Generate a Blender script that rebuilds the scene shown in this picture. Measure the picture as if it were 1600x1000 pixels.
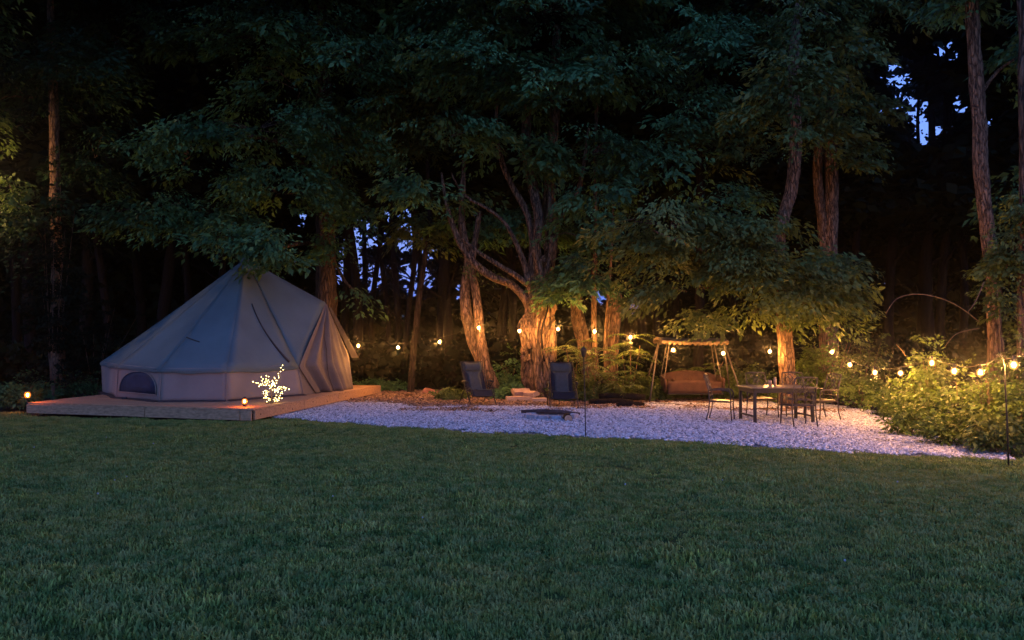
import bpy, bmesh, math, random
import numpy as np
from mathutils import Vector, Matrix, noise

for o in list(bpy.data.objects):
    bpy.data.objects.remove(o)
sc = bpy.context.scene
COL = sc.collection
rad = math.radians

# ------------------------------------------------------------------ camera
PITCH = rad(1.67)
CAMZ = 1.6
cam = bpy.data.cameras.new('camera')
cam.lens = 27.0; cam.sensor_width = 36.0; cam.clip_end = 2000; cam.clip_start = 0.05
camo = bpy.data.objects.new('camera', cam); COL.objects.link(camo)
camo.location = (0, 0, CAMZ); camo.rotation_euler = (rad(90) + PITCH, 0, 0)
sc.camera = camo
# ------------------------------------------------------------------ dusk sky
w = bpy.data.worlds.new('World'); sc.world = w; w.use_nodes = True
wt = w.node_tree
sky = wt.nodes.new('ShaderNodeTexSky'); sky.sky_type = 'NISHITA'; sky.sun_disc = False
sky.sun_elevation = rad(-1.5); sky.sun_rotation = rad(190)
tint = wt.nodes.new('ShaderNodeMix'); tint.data_type = 'RGBA'; tint.blend_type = 'MULTIPLY'
tint.inputs['Factor'].default_value = 1.0
tint.inputs[7].default_value = (0.235, 0.40, 1.0, 1)
wt.links.new(sky.outputs[0], tint.inputs[6])
air = wt.nodes.new('ShaderNodeMix'); air.data_type = 'RGBA'   # even blue of the dusk air on top of the single scattering
air.inputs['Factor'].default_value = 0.72; air.inputs[7].default_value = (0.022, 0.050, 0.180, 1)
wt.links.new(tint.outputs[2], air.inputs[6])
wt.links.new(air.outputs[2], wt.nodes['Background'].inputs['Color'])
wt.nodes['Background'].inputs['Strength'].default_value = 0.15
sc.view_settings.view_transform = 'Standard'; sc.view_settings.look = 'None'
sc.view_settings.gamma = 1.0; sc.view_settings.use_curve_mapping = False
sc.view_settings.exposure = 5.52
sc.cycles.sample_clamp_indirect = 1.0
sc.cycles.max_bounces = 6; sc.cycles.diffuse_bounces = 3; sc.cycles.transmission_bounces = 3
sc.cycles.transparent_max_bounces = 8
sc.cycles.use_denoising = True

R = random.Random(7)
NR = np.random.default_rng(11)

def P(px, py, Y):
    x = (px - 800) / 1200.0; v = (500 - py) / 1200.0
    dy = math.cos(PITCH) - v * math.sin(PITCH); dz = math.sin(PITCH) + v * math.cos(PITCH)
    t = Y / dy
    return Vector((x * t, Y, CAMZ + dz * t))
def G(px, py, z=0.0):
    x = (px - 800) / 1200.0; v = (500 - py) / 1200.0
    dy = math.cos(PITCH) - v * math.sin(PITCH); dz = math.sin(PITCH) + v * math.cos(PITCH)
    t = (z - CAMZ) / dz
    return Vector((x * t, dy * t, z))

# ------------------------------------------------------------------ materials
def mat(name, col, rough=0.8, spec=0.3, metal=0.0, var=0.25, vscale=8.0, bump=0.0, bscale=40.0,
        stretch=(1, 1, 1), trans=0.0, col2=None, tone=False, emit=None, emit_s=0.0, bdist=0.02, furrow=0.0, patchy=None):
    m = bpy.data.materials.new(name); m.use_nodes = True
    nt = m.node_tree; N = nt.nodes; L = nt.links
    b = N['Principled BSDF']
    b.inputs['Roughness'].default_value = rough
    b.inputs['Specular IOR Level'].default_value = spec
    b.inputs['Metallic'].default_value = metal
    c1 = [c * (1 - var) for c in col] + [1]
    c2 = [min(1, c * (1 + var)) for c in (col2 or col)] + [1]
    mix = N.new('ShaderNodeMix'); mix.data_type = 'RGBA'
    mix.inputs[6].default_value = c1; mix.inputs[7].default_value = c2
    tc = N.new('ShaderNodeTexCoord'); mp = N.new('ShaderNodeMapping')
    mp.inputs['Scale'].default_value = stretch
    L.new(tc.outputs['Object'], mp.inputs['Vector'])
    nz = N.new('ShaderNodeTexNoise'); nz.inputs['Scale'].default_value = vscale
    nz.inputs['Detail'].default_value = 5
    L.new(mp.outputs[0], nz.inputs['Vector'])
    ramp = N.new('ShaderNodeMapRange')
    ramp.inputs[1].default_value = 0.32; ramp.inputs[2].default_value = 0.68
    L.new(nz.outputs[0], ramp.inputs[0])
    if tone:
        at = N.new('ShaderNodeAttribute'); at.attribute_name = 'tone'
        L.new(at.outputs['Fac'], mix.inputs['Factor'])
    else:
        L.new(ramp.outputs[0], mix.inputs['Factor'])
    cout = mix.outputs[2]
    if furrow:
        wn = N.new('ShaderNodeTexNoise'); wn.inputs['Scale'].default_value = 3.0; L.new(mp.outputs[0], wn.inputs['Vector'])
        wa = N.new('ShaderNodeMix'); wa.data_type = 'RGBA'; wa.blend_type = 'LINEAR_LIGHT'; wa.inputs['Factor'].default_value = 0.22
        L.new(mp.outputs[0], wa.inputs[6]); L.new(wn.outputs['Color'], wa.inputs[7])
        nf = N.new('ShaderNodeTexVoronoi'); nf.feature = 'DISTANCE_TO_EDGE'; nf.inputs['Scale'].default_value = bscale * 0.22
        L.new(wa.outputs[2], nf.inputs['Vector'])
        mr = N.new('ShaderNodeMapRange'); mr.inputs[1].default_value = 0.0; mr.inputs[2].default_value = 0.16
        b2 = N.new('ShaderNodeBump'); b2.inputs['Strength'].default_value = 1.0; b2.inputs['Distance'].default_value = 0.035
        L.new(mr.outputs[0], b2.inputs['Height']); L.new(b2.outputs[0], b.inputs['Normal']); furrow_bump = b2
        mr.inputs[3].default_value = 1 - furrow; mr.inputs[4].default_value = 1.15
        L.new(nf.outputs[0], mr.inputs[0])
        vm = N.new('ShaderNodeVectorMath'); vm.operation = 'SCALE'
        L.new(cout, vm.inputs[0]); L.new(mr.outputs[0], vm.inputs['Scale']); cout = vm.outputs[0]
    if patchy:   # broad drifts of another tint across the ground, in world metres
        ge = N.new('ShaderNodeNewGeometry'); col_ = cout
        for sc_, amt, pc in patchy:
            np_ = N.new('ShaderNodeTexNoise'); np_.inputs['Scale'].default_value = sc_; np_.inputs['Detail'].default_value = 3
            L.new(ge.outputs['Position'], np_.inputs['Vector'])
            pr_ = N.new('ShaderNodeMapRange'); pr_.inputs[1].default_value = 0.42; pr_.inputs[2].default_value = 0.64; pr_.inputs[4].default_value = amt
            L.new(np_.outputs[0], pr_.inputs[0])
            mx = N.new('ShaderNodeMix'); mx.data_type = 'RGBA'; mx.inputs[7].default_value = (*pc, 1)
            L.new(pr_.outputs[0], mx.inputs['Factor']); L.new(col_, mx.inputs[6]); col_ = mx.outputs[2]
        cout = col_
    L.new(cout, b.inputs['Base Color'])
    if bump > 0:
        n2 = N.new('ShaderNodeTexNoise'); n2.inputs['Scale'].default_value = bscale
        n2.inputs['Detail'].default_value = 6
        L.new(mp.outputs[0], n2.inputs['Vector'])
        bp = N.new('ShaderNodeBump'); bp.inputs['Strength'].default_value = bump
        bp.inputs['Distance'].default_value = bdist
        L.new(n2.outputs[0], bp.inputs['Height'])
        if furrow: L.new(furrow_bump.outputs[0], bp.inputs['Normal'])
        L.new(bp.outputs[0], b.inputs['Normal'])
    if trans > 0:
        tr = N.new('ShaderNodeBsdfTranslucent'); ms = N.new('ShaderNodeMixShader')
        ms.inputs[0].default_value = trans
        L.new(cout, tr.inputs['Color'])
        L.new(b.outputs[0], ms.inputs[1]); L.new(tr.outputs[0], ms.inputs[2])
        L.new(ms.outputs[0], N['Material Output'].inputs['Surface'])
    if emit:
        b.inputs['Emission Color'].default_value = (*emit, 1)
        b.inputs['Emission Strength'].default_value = emit_s
    return m

M = {}
M['grass'] = mat('grass_blade', (0.16, 0.235, 0.040), 0.7, 0.15, tone=True, var=0.5, col2=(0.34, 0.41, 0.08), trans=0.2, patchy=[(0.35, 0.65, (0.31, 0.30, 0.06)), (1.1, 0.6, (0.07, 0.19, 0.045)), (2.6, 0.45, (0.05, 0.14, 0.035)), (6.0, 0.5, (0.40, 0.38, 0.12))])
M['lawn'] = mat('lawn_soil', (0.04, 0.06, 0.012), 0.95, 0.1, vscale=1.5, bump=0.6)
M['forest_floor'] = mat('forest_floor', (0.03, 0.024, 0.016), 0.95, 0.1, vscale=3, bump=0.6)
M['gravel_bed'] = mat('gravel_bed', (0.16, 0.155, 0.155), 0.9, 0.2, vscale=25, var=0.35, bump=0.8, bscale=60)
M['pebble'] = mat('pebble', (0.30, 0.29, 0.29), 0.8, 0.2, tone=True, var=0.4, col2=(0.54, 0.535, 0.53))
M['litter'] = mat('leaf_litter', (0.13, 0.075, 0.045), 0.9, 0.2, tone=True, var=0.5, col2=(0.26, 0.16, 0.10))
M['mulch'] = mat('mulch', (0.09, 0.05, 0.035), 0.95, 0.1, vscale=12, bump=0.8)
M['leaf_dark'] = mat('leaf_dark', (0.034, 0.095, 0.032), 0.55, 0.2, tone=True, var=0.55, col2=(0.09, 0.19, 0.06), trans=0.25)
M['leaf_shaded'] = mat('leaf_shaded', (0.012, 0.034, 0.012), 0.6, 0.15, tone=True, var=0.5, col2=(0.03, 0.07, 0.024), trans=0.2)  # darker leaf copy: the shade of the far left put into the colour
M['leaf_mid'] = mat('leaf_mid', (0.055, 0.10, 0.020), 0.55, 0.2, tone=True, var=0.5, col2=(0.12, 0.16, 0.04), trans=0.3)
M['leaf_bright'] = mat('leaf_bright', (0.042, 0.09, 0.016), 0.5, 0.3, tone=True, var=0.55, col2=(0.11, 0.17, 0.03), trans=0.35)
M['leaf_far_shaded'] = mat('leaf_far_shaded', (0.007, 0.013, 0.006), 0.9, 0.1, tone=True, var=0.4)  # near black: shade of the deep wood put into the leaf colour
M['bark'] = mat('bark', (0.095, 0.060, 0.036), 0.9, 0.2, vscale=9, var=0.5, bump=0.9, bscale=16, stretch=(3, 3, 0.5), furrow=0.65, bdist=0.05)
M['bark_dark'] = mat('bark_dark', (0.013, 0.010, 0.009), 0.95, 0.1, vscale=9, var=0.4, bump=0.9, bscale=16, stretch=(3, 3, 0.5), bdist=0.05)  # near black bark: the deep wood's shade put into the colour
M['bark_pale'] = mat('bark_pale', (0.205, 0.122, 0.066), 0.9, 0.2, vscale=7, var=0.6, bump=1.0, bscale=24, stretch=(3, 3, 0.6), furrow=0.65, bdist=0.04)  # lit copy of bark: warm lamplight partly put into the colour
M['bark_shaded'] = mat('bark_shaded', (0.035, 0.025, 0.018), 0.95, 0.1, vscale=9, var=0.4, bump=0.9, bscale=16, stretch=(3, 3, 0.5), furrow=0.65, bdist=0.05)  # darker bark copy: dim light on the slim tree put into the colour
M['bark_gnarl'] = mat('bark_gnarl', (0.06, 0.036, 0.021), 0.9, 0.2, vscale=3.2, var=0.35, col2=(0.28, 0.17, 0.095), bump=1.0, bscale=22, stretch=(3, 3, 0.55), furrow=0.65, bdist=0.06)
M['twig'] = mat('twig', (0.13, 0.085, 0.055), 0.9, 0.2, vscale=20)
M['canvas_roof'] = mat('canvas_roof', (0.118, 0.158, 0.15), 0.9, 0.15, vscale=1.2, var=0.12, bump=0.15, bscale=6, bdist=0.03)  # same beige cloth as the walls; dusk blue and shade put into its colour
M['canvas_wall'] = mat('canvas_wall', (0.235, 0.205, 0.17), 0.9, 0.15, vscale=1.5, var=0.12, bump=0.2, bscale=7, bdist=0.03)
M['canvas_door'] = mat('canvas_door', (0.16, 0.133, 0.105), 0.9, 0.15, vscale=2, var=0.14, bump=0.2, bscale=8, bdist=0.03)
M['mesh_window'] = mat('mesh_window', (0.012, 0.022, 0.045), 0.7, 0.3, vscale=4)
M['seam'] = mat('seam_cloth', (0.06, 0.05, 0.045), 0.9, 0.1)
M['wood'] = mat('deck_wood', (0.42, 0.245, 0.125), 0.75, 0.25, vscale=5, var=0.3, bump=0.3, bscale=30, stretch=(0.5, 6, 6))
M['wood_end'] = mat('wood_end', (0.42, 0.27, 0.16), 0.8, 0.2, vscale=25, var=0.25)
M['split'] = mat('split_wood', (0.50, 0.32, 0.18), 0.85, 0.2, vscale=6, var=0.25, bump=0.4, stretch=(1, 7, 7))
M['char'] = mat('charred_wood', (0.06, 0.04, 0.035), 0.9, 0.2, vscale=10, var=0.4, bump=0.6)
M['stone'] = mat('pit_stone', (0.36, 0.35, 0.36), 0.9, 0.2, vscale=8, var=0.3, bump=0.5)
M['terracotta'] = mat('terracotta', (0.34, 0.15, 0.09), 0.9, 0.2, vscale=6, var=0.3, bump=0.3)
M['metal_dark'] = mat('metal_dark', (0.016, 0.015, 0.015), 0.5, 0.3, vscale=12, var=0.3)
M['metal_bronze'] = mat('metal_bronze', (0.045, 0.034, 0.03), 0.42, 0.35, metal=0.2, vscale=12, var=0.3)
M['metal_table'] = mat('metal_table', (0.012, 0.013, 0.02), 0.5, 0.3, vscale=12, var=0.3)
M['table_top'] = mat('table_top', (0.13, 0.10, 0.075), 0.35, 0.5, vscale=10, var=0.2)
M['sling'] = mat('sling_mesh', (0.010, 0.013, 0.018), 0.85, 0.2, vscale=20, var=0.2)
M['sling_brown'] = mat('sling_brown', (0.028, 0.025, 0.024), 0.85, 0.2, vscale=20, var=0.2)
M['pad'] = mat('pad_cloth', (0.05, 0.058, 0.052), 0.9, 0.2, vscale=14, var=0.12)
M['swing'] = mat('swing_cushion', (0.05, 0.022, 0.014), 0.85, 0.3, vscale=7, var=0.25, bump=0.3)
M['valance'] = mat('valance_cloth', (0.10, 0.068, 0.042), 0.9, 0.2, vscale=14, var=0.35)
M['awning'] = mat('awning_cloth', (0.10, 0.08, 0.06), 0.9, 0.2, vscale=8, var=0.3)
M['swing_frame'] = mat('swing_frame', (0.07, 0.052, 0.038), 0.5, 0.5, vscale=12, var=0.25)
M['black'] = mat('black_plastic', (0.015, 0.015, 0.016), 0.5, 0.4)
M['cord'] = mat('cord_rubber', (0.018, 0.015, 0.013), 0.6, 0.4)
M['bulb'] = mat('bulb_glow', (0.9, 0.6, 0.3), 0.3, 0.3, emit=(1.0, 0.46, 0.125), emit_s=112)
M['led'] = mat('led_glow', (0.9, 0.9, 0.7), 0.3, 0.3, emit=(1.0, 0.72, 0.20), emit_s=0.55)
M['flame'] = mat('flame_glow', (0.9, 0.4, 0.1), 0.3, 0.3, emit=(1.0, 0.22, 0.022), emit_s=15)
M['lantern'] = mat('lantern_glow', (0.9, 0.6, 0.3), 0.3, 0.3, emit=(1.0, 0.55, 0.24), emit_s=50)
M['bottle'] = mat('bottle', (0.40, 0.24, 0.14), 0.3, 0.5, var=0.1)
M['flower'] = mat('clover', (0.35, 0.35, 0.33), 0.8, 0.2, var=0.1)

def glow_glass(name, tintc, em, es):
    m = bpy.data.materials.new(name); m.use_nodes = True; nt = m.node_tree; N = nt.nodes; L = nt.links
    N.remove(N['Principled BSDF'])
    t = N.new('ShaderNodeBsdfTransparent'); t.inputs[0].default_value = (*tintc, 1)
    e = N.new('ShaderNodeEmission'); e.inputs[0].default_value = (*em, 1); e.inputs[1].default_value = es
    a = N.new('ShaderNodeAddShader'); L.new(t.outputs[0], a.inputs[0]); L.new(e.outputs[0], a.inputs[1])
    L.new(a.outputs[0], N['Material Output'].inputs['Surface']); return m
M['bulb_halo_glass'] = glow_glass('amber_halo_glass', (1.0, 0.92, 0.8), (1.0, 0.36, 0.08), 0.024)  # glass itself emits: lens halo of the bulbs added as a glowing globe
M['flame_halo_glass'] = glow_glass('orange_halo_glass', (1.0, 0.9, 0.8), (1.0, 0.20, 0.02), 0.026)  # lens halo of the flame lamps, likewise added as emission

# ------------------------------------------------------------------ tagging
def tag(o, label=None, cat=None, group=None, kind=None):
    if label: o['label'] = label
    if cat: o['category'] = cat
    if group: o['group'] = group
    if kind: o['kind'] = kind
    return o
def empty(name, loc, rz=0.0):
    o = bpy.data.objects.new(name, None); COL.objects.link(o)
    o.location = loc; o.rotation_euler = (0, 0, rz); o.empty_display_size = 0.1
    return o
def copy_tree(o, parent=None):
    c = o.copy(); COL.objects.link(c)
    if parent is not None: c.parent = parent
    for ch in list(o.children): copy_tree(ch, c)
    return c

class MB:
    """collects shapes, in the local frame of the thing they belong to"""
    def __init__(s): s.v = []; s.f = []; s.t = []
    def add(s, vs, fs):
        n = len(s.v); s.v += [tuple(v) for v in vs]; s.f += [tuple(i + n for i in f) for f in fs]; return s
    def box(s, c, size, rot=None):
        hx, hy, hz = size[0] / 2, size[1] / 2, size[2] / 2
        vs = [Vector((x, y, z)) for x in (-hx, hx) for y in (-hy, hy) for z in (-hz, hz)]
        if rot is not None: vs = [rot @ v for v in vs]
        c = Vector(c)
        return s.add([v + c for v in vs], [(0, 1, 3, 2), (4, 6, 7, 5), (0, 4, 5, 1), (2, 3, 7, 6), (0, 2, 6, 4), (1, 5, 7, 3)])
    def hexa(s, b, t):
        return s.add(list(b) + list(t), [(3, 2, 1, 0), (4, 5, 6, 7)] + [(i, (i + 1) % 4, 4 + (i + 1) % 4, 4 + i) for i in range(4)])
    def tube(s, pts, r, n=8, cap=True, rough=0.0, seed=0.0, ridges=0, flute=0.0):
        pts = [Vector(p) for p in pts]
        rs = r if isinstance(r, (list, tuple)) else [r] * len(pts)
        vs = []; up = Vector((0.31, 0.92, 0.2)).normalized()
        for i, p in enumerate(pts):
            a = pts[max(0, i - 1)]; b = pts[min(len(pts) - 1, i + 1)]
            d = (b - a); d = d.normalized() if d.length > 1e-9 else Vector((0, 0, 1))
            u = up - d * up.dot(d)
            if u.length < 1e-4: u = Vector((1, 0, 0)) - d * d.x
            u.normalize(); up = u; q = d.cross(u)
            for k in range(n):
                an = 2 * math.pi * k / n
                rr = rs[i]
                e = u * math.cos(an) + q * math.sin(an)
                if rough:
                    rr *= 1 + rough * (noise.noise((p + e * 0.35) * 2.2 + Vector((seed, 0, 0))) * 1.3
                                       + 0.5 * noise.noise((p + e * 0.3) * 6 + Vector((seed, 9, 0))))
                if ridges:
                    rr *= 1 + flute * (math.sin(ridges * an + 2.5 * noise.noise(Vector((seed, p.z * 0.9, an)))))
                vs.append(p + e * rr)
        fs = []
        for i in range(len(pts) - 1):
            for k in range(n):
                k2 = (k + 1) % n
                fs.append((i * n + k, i * n + k2, (i + 1) * n + k2, (i + 1) * n + k))
        if cap:
            fs.append(tuple(reversed(range(n)))); fs.append(tuple((len(pts) - 1) * n + k for k in range(n)))
        return s.add(vs, fs)
    def sphere(s, c, r, seg=8, rings=6, sc_=(1, 1, 1)):
        c = Vector(c); vs = [c + Vector((0, 0, -r * sc_[2]))]
        for i in range(1, rings):
            ph = -math.pi / 2 + math.pi * i / rings
            for k in range(seg):
                a = 2 * math.pi * k / seg
                vs.append(c + Vector((r * math.cos(ph) * math.cos(a) * sc_[0], r * math.cos(ph) * math.sin(a) * sc_[1], r * math.sin(ph) * sc_[2])))
        vs.append(c + Vector((0, 0, r * sc_[2]))); fs = []
        for k in range(seg):
            k2 = (k + 1) % seg
            fs.append((0, 1 + k2, 1 + k))
            for i in range(rings - 2):
                a = 1 + i * seg
                fs.append((a + k, a + k2, a + seg + k2, a + seg + k))
            a = 1 + (rings - 2) * seg
            fs.append((a + k, a + k2, len(vs) - 1))
        return s.add(vs, fs)
    def grid(s, fn, nu, nv):
        vs = [fn(i / nu, j / nv) for j in range(nv + 1) for i in range(nu + 1)]
        fs = [(j * (nu + 1) + i, j * (nu + 1) + i + 1, (j + 1) * (nu + 1) + i + 1, (j + 1) * (nu + 1) + i) for j in range(nv) for i in range(nu)]
        return s.add(vs, fs)
    def mesh(s, name, m, smooth=False):
        me = bpy.data.meshes.new(name); me.from_pydata(s.v, [], s.f)
        me.materials.append(M[m]); me.validate()
        if smooth: me.shade_smooth()
        return me
    def build(s, name, m, parent=None, smooth=False, bevel=0.0, thick=0.0):
        o = bpy.data.objects.new(name, s.mesh(name, m, smooth)); COL.objects.link(o)
        if parent is not None: o.parent = parent
        if thick:
            md = o.modifiers.new('thick', 'SOLIDIFY'); md.thickness = thick; md.offset = 0
        if bevel:
            md = o.modifiers.new('bevel', 'BEVEL'); md.width = bevel; md.segments = 2
        return o

def np_mesh(name, verts, quads, m, tone=None, parent=None):
    """verts (n,3), faces (k,4) or (k,3)"""
    me = bpy.data.meshes.new(name)
    k = quads.shape[1]
    me.vertices.add(len(verts)); me.vertices.foreach_set('co', verts.astype(np.float32).ravel())
    me.loops.add(quads.size); me.loops.foreach_set('vertex_index', quads.astype(np.int32).ravel())
    me.polygons.add(len(quads)); me.polygons.foreach_set('loop_start', np.arange(0, quads.size, k, dtype=np.int32))
    if tone is not None:
        a = me.attributes.new('tone', 'FLOAT', 'POINT'); a.data.foreach_set('value', tone.astype(np.float32))
    me.materials.append(M[m]); me.update(calc_edges=True)
    o = bpy.data.objects.new(name, me); COL.objects.link(o)
    if parent is not None: o.parent = parent
    return o

def unit(a): return a / np.maximum(np.linalg.norm(a, axis=-1, keepdims=True), 1e-9)
def leaf_arrays(base, d, nrm, L, W):
    """folded leaf quads: arrays (n,3),(n,3),(n,3),(n,),(n,)"""
    d = unit(d); s = unit(np.cross(d, nrm)); up = np.cross(s, d)
    L = L[:, None]; W = W[:, None]
    v0 = base; v2 = base + d * L - up * L * 0.12
    mid = base + d * L * 0.45 + up * L * 0.07
    v1 = mid + s * W * 0.5; v3 = mid - s * W * 0.5
    v = np.stack([v0, v1, v2, v3], 1).reshape(-1, 3)
    f = np.arange(len(base) * 4).reshape(-1, 4)
    return v, f
class Leaves:
    def __init__(s): s.v = []; s.t = []; s.n = 0
    def put(s, base, d, nrm, L, W, tone):
        v, f = leaf_arrays(base, d, nrm, L, W); s.v.append(v); s.t.append(np.repeat(tone, 4)); s.n += len(base)
    def sprays(s, C, O, Rr, per, L, ratio=0.45, droop=0.35, thick=0.08, rng=NR):
        """C (n,3) spray centres, O (n,3) outward dirs, Rr (n,) radii: flat drooping fans of leaves"""
        n = len(C)
        o = O.copy(); o[:, 2] = 0; o = unit(o + 1e-6)
        dr = droop * rng.uniform(0.3, 1.6, n)
        op = unit(np.stack([o[:, 0] * np.cos(dr), o[:, 1] * np.cos(dr), -np.sin(dr)], 1))
        t = unit(np.cross(op, np.array([[0, 0, 1.0]])))
        roll = rng.normal(0, 0.35, n)[:, None]
        t2 = t * np.cos(roll) + np.cross(op, t) * np.sin(roll)
        nn = np.cross(t2, op); nn *= np.sign(nn[:, 2:3] + 1e-6)
        a = rng.uniform(-1, 1, (n, per)); wdt = np.sqrt(np.clip(1 - a * a, 0, 1)) * 0.8
        b = rng.uniform(-1, 1, (n, per)) * wdt
        h = rng.normal(0, thick, (n, per))
        # leaves hang more towards the tip
        h -= 0.25 * np.clip(a, 0, 1) ** 2
        RR = Rr[:, None, None]
        base = C[:, None] + op[:, None] * a[..., None] * RR + t2[:, None] * b[..., None] * RR + nn[:, None] * h[..., None] * RR
        d = op[:, None] * 0.8 + t2[:, None] * (np.sign(b) * rng.uniform(0.2, 1.1, b.shape))[..., None] + rng.normal(0, 0.22, (n, per, 3))
        d[..., 2] -= rng.uniform(0.0, 0.5, b.shape)
        nr = nn[:, None] + rng.normal(0, 0.35, (n, per, 3))
        ll = L * rng.uniform(0.6, 1.25, (n, per)) * rng.uniform(.6, 1.45, (n, 1))
        tone = np.clip(rng.uniform(0, 1, (n, 1)) * 0.6 + rng.uniform(0, 0.4, (n, per)), 0, 1)
        s.put(base.reshape(-1, 3), d.reshape(-1, 3), nr.reshape(-1, 3), ll.ravel(), ll.ravel() * ratio, tone.ravel())
    def build(s, name, m, parent=None):
        v = np.concatenate(s.v); t = np.concatenate(s.t)
        return np_mesh(name, v, np.arange(len(v)).reshape(-1, 4), m, t, parent)

def blob_sprays(blob, n, rng=NR, shell=(0.55, 1.0), front=0.0):
    cx, cy, cz, rx, ry, rz = blob
    u = unit(rng.normal(0, 1, (n, 3)))
    if front: # more of them on the open side, where real crowns carry most leaves
        flip = (u[:, 1] > 0) & (rng.random(n) < front); u[flip, 1] *= -1
    k = rng.uniform(shell[0], shell[1], n)[:, None]
    return np.array([cx, cy, cz]) + u * k * np.array([rx, ry, rz]), u

def to_pix(v):
    """only for choosing where gaps in the wood lie"""
    y = v[:, 1]; return 800 + 1200 * v[:, 0] / y, 535 - 1200 * (v[:, 2] - CAMZ) / y

# ================================================================== SETTING
def sheet(name, pts, z, m):
    mb = MB(); mb.add([(x, y, z) for x, y in pts], [tuple(range(len(pts)))])
    o = mb.build(name, m); tag(o, kind='structure'); return o
def terrain(name, x0, x1, y0, y1, fn, m, nx=40, ny=30):
    mb = MB(); mb.grid(lambda u, v: (x0 + (x1 - x0) * u, y0 + (y1 - y0) * v, fn(x0 + (x1 - x0) * u, y0 + (y1 - y0) * v)), nx, ny)
    o = mb.build(name, m, smooth=True); tag(o, kind='structure'); return o

def hump(x, y):
    t = max(0.0, y - 30.0)
    return -0.03 + min(t * 0.055, 3.2) + 0.15 * noise.noise(Vector((x * 0.2, y * 0.2, 0))) * min(1, t / 4)
sheet('ground', [(-150, -150), (150, -150), (150, 150), (-150, 150)], -0.30, 'forest_floor')
terrain('forest_floor', -70, 70, 15.0, 110, lambda x, y: hump(x, y) - 0.004, 'forest_floor', 70, 60)
front_line = [(-40, 17.2), (-11.2, 17.2), (-10.4, 16.3), (-5.2, 15.25), (-4.7, 15.9)]
gfront = [(440, 656), (520, 662), (600, 669), (680, 674), (750, 678), (830, 682), (910, 686), (1000, 690), (1100, 695), (1200, 702),
          (1300, 709), (1400, 714), (1480, 717), (1562, 720)]
gback = [(1562, 714), (1530, 703), (1480, 690), (1420, 668), (1370, 650), (1330, 640), (1280, 632), (1200, 629), (1100, 627), (1000, 628),
         (900, 630), (820, 633), (740, 634), (680, 632), (620, 628), (560, 622), (500, 624)]
GF = [G(*p) for p in gfront]; GB = [G(*p) for p in gback]
front_line += [(p.x, p.y) for p in GF[1:]]
front_line += [(8.2, 10.3), (40, 9.0)]
lawn_pts = [(-60, -40), (60, -40), (60, 8.6)] + list(reversed(front_line)) + [(-60, 17.2)]
sheet('lawn', lawn_pts, 0.0, 'lawn')
gravel_poly = [(p.x, p.y) for p in GF] + [(p.x, p.y) for p in GB] + [(-4.2, 23.0), (-5.6, 19.0)]
sheet('gravel', gravel_poly, 0.006, 'gravel_bed')
mulch_poly = [(-3.9, 20.3), (-2.0, 19.0), (0.2, 18.9), (2.2, 19.1), (4.5, 20.0), (6.5, 20.4), (9.0, 20.0), (9, 24.5), (4, 25), (-2, 26), (-6, 25.5), (-5, 21.5)]
sheet('mulch', mulch_poly, 0.0105, 'mulch')

def inside(poly, x, y):
    c = False; j = len(poly) - 1
    for i in range(len(poly)):
        xi, yi = poly[i]; xj, yj = poly[j]
        if (yi > y) != (yj > y) and x < (xj - xi) * (y - yi) / (yj - yi) + xi: c = not c
        j = i
    return c
def front_y(x):
    for (a, b), (c, d) in zip(front_line, front_line[1:]):
        if a <= x <= c: return b + (d - b) * (x - a) / max(1e-6, c - a)
    return 17.0

def scatter(name, pts, protos, kind_label, zrot=True, smin=0.8, smax=1.2):
    """one object of stuff: patches of real geometry set down on many points"""
    me = bpy.data.meshes.new(name); me.from_pydata(pts, [], [])
    o = bpy.data.objects.new(name, me); COL.objects.link(o)
    tag(o, label=kind_label[0], cat=kind_label[1], kind='stuff')
    col = bpy.data.collections.new(name + '_pieces')
    for p in protos: col.objects.link(p)
    ng = bpy.data.node_groups.new(name, 'GeometryNodeTree')
    ng.interface.new_socket('Geometry', in_out='INPUT', socket_type='NodeSocketGeometry')
    ng.interface.new_socket('Geometry', in_out='OUTPUT', socket_type='NodeSocketGeometry')
    N = ng.nodes; L = ng.links
    gi = N.new('NodeGroupInput'); go = N.new('NodeGroupOutput')
    ip = N.new('GeometryNodeInstanceOnPoints'); ci = N.new('GeometryNodeCollectionInfo')
    ci.inputs['Collection'].default_value = col
    ci.inputs['Separate Children'].default_value = True; ci.inputs['Reset Children'].default_value = True
    ip.inputs['Pick Instance'].default_value = True
    rv = N.new('FunctionNodeRandomValue'); rv.data_type = 'FLOAT_VECTOR'
    rv.inputs[0].default_value = (0, 0, 0); rv.inputs[1].default_value = (0, 0, 6.283)
    rs = N.new('FunctionNodeRandomValue'); rs.data_type = 'FLOAT'
    rs.inputs[2].default_value = smin; rs.inputs[3].default_value = smax
    ri = N.new('FunctionNodeRandomValue'); ri.data_type = 'INT'
    ri.inputs[4].default_value = 0; ri.inputs[5].default_value = len(protos) - 1
    L.new(gi.outputs[0], ip.inputs['Points']); L.new(ci.outputs[0], ip.inputs['Instance'])
    L.new(rv.outputs[0], ip.inputs['Rotation']); L.new(rs.outputs[1], ip.inputs['Scale'])
    L.new(ri.outputs[2], ip.inputs['Instance Index'])
    L.new(ip.outputs[0], go.inputs[0])
    md = o.modifiers.new('scatter', 'NODES'); md.node_group = ng
    return o
def unlink(o): COL.objects.unlink(o); return o

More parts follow.
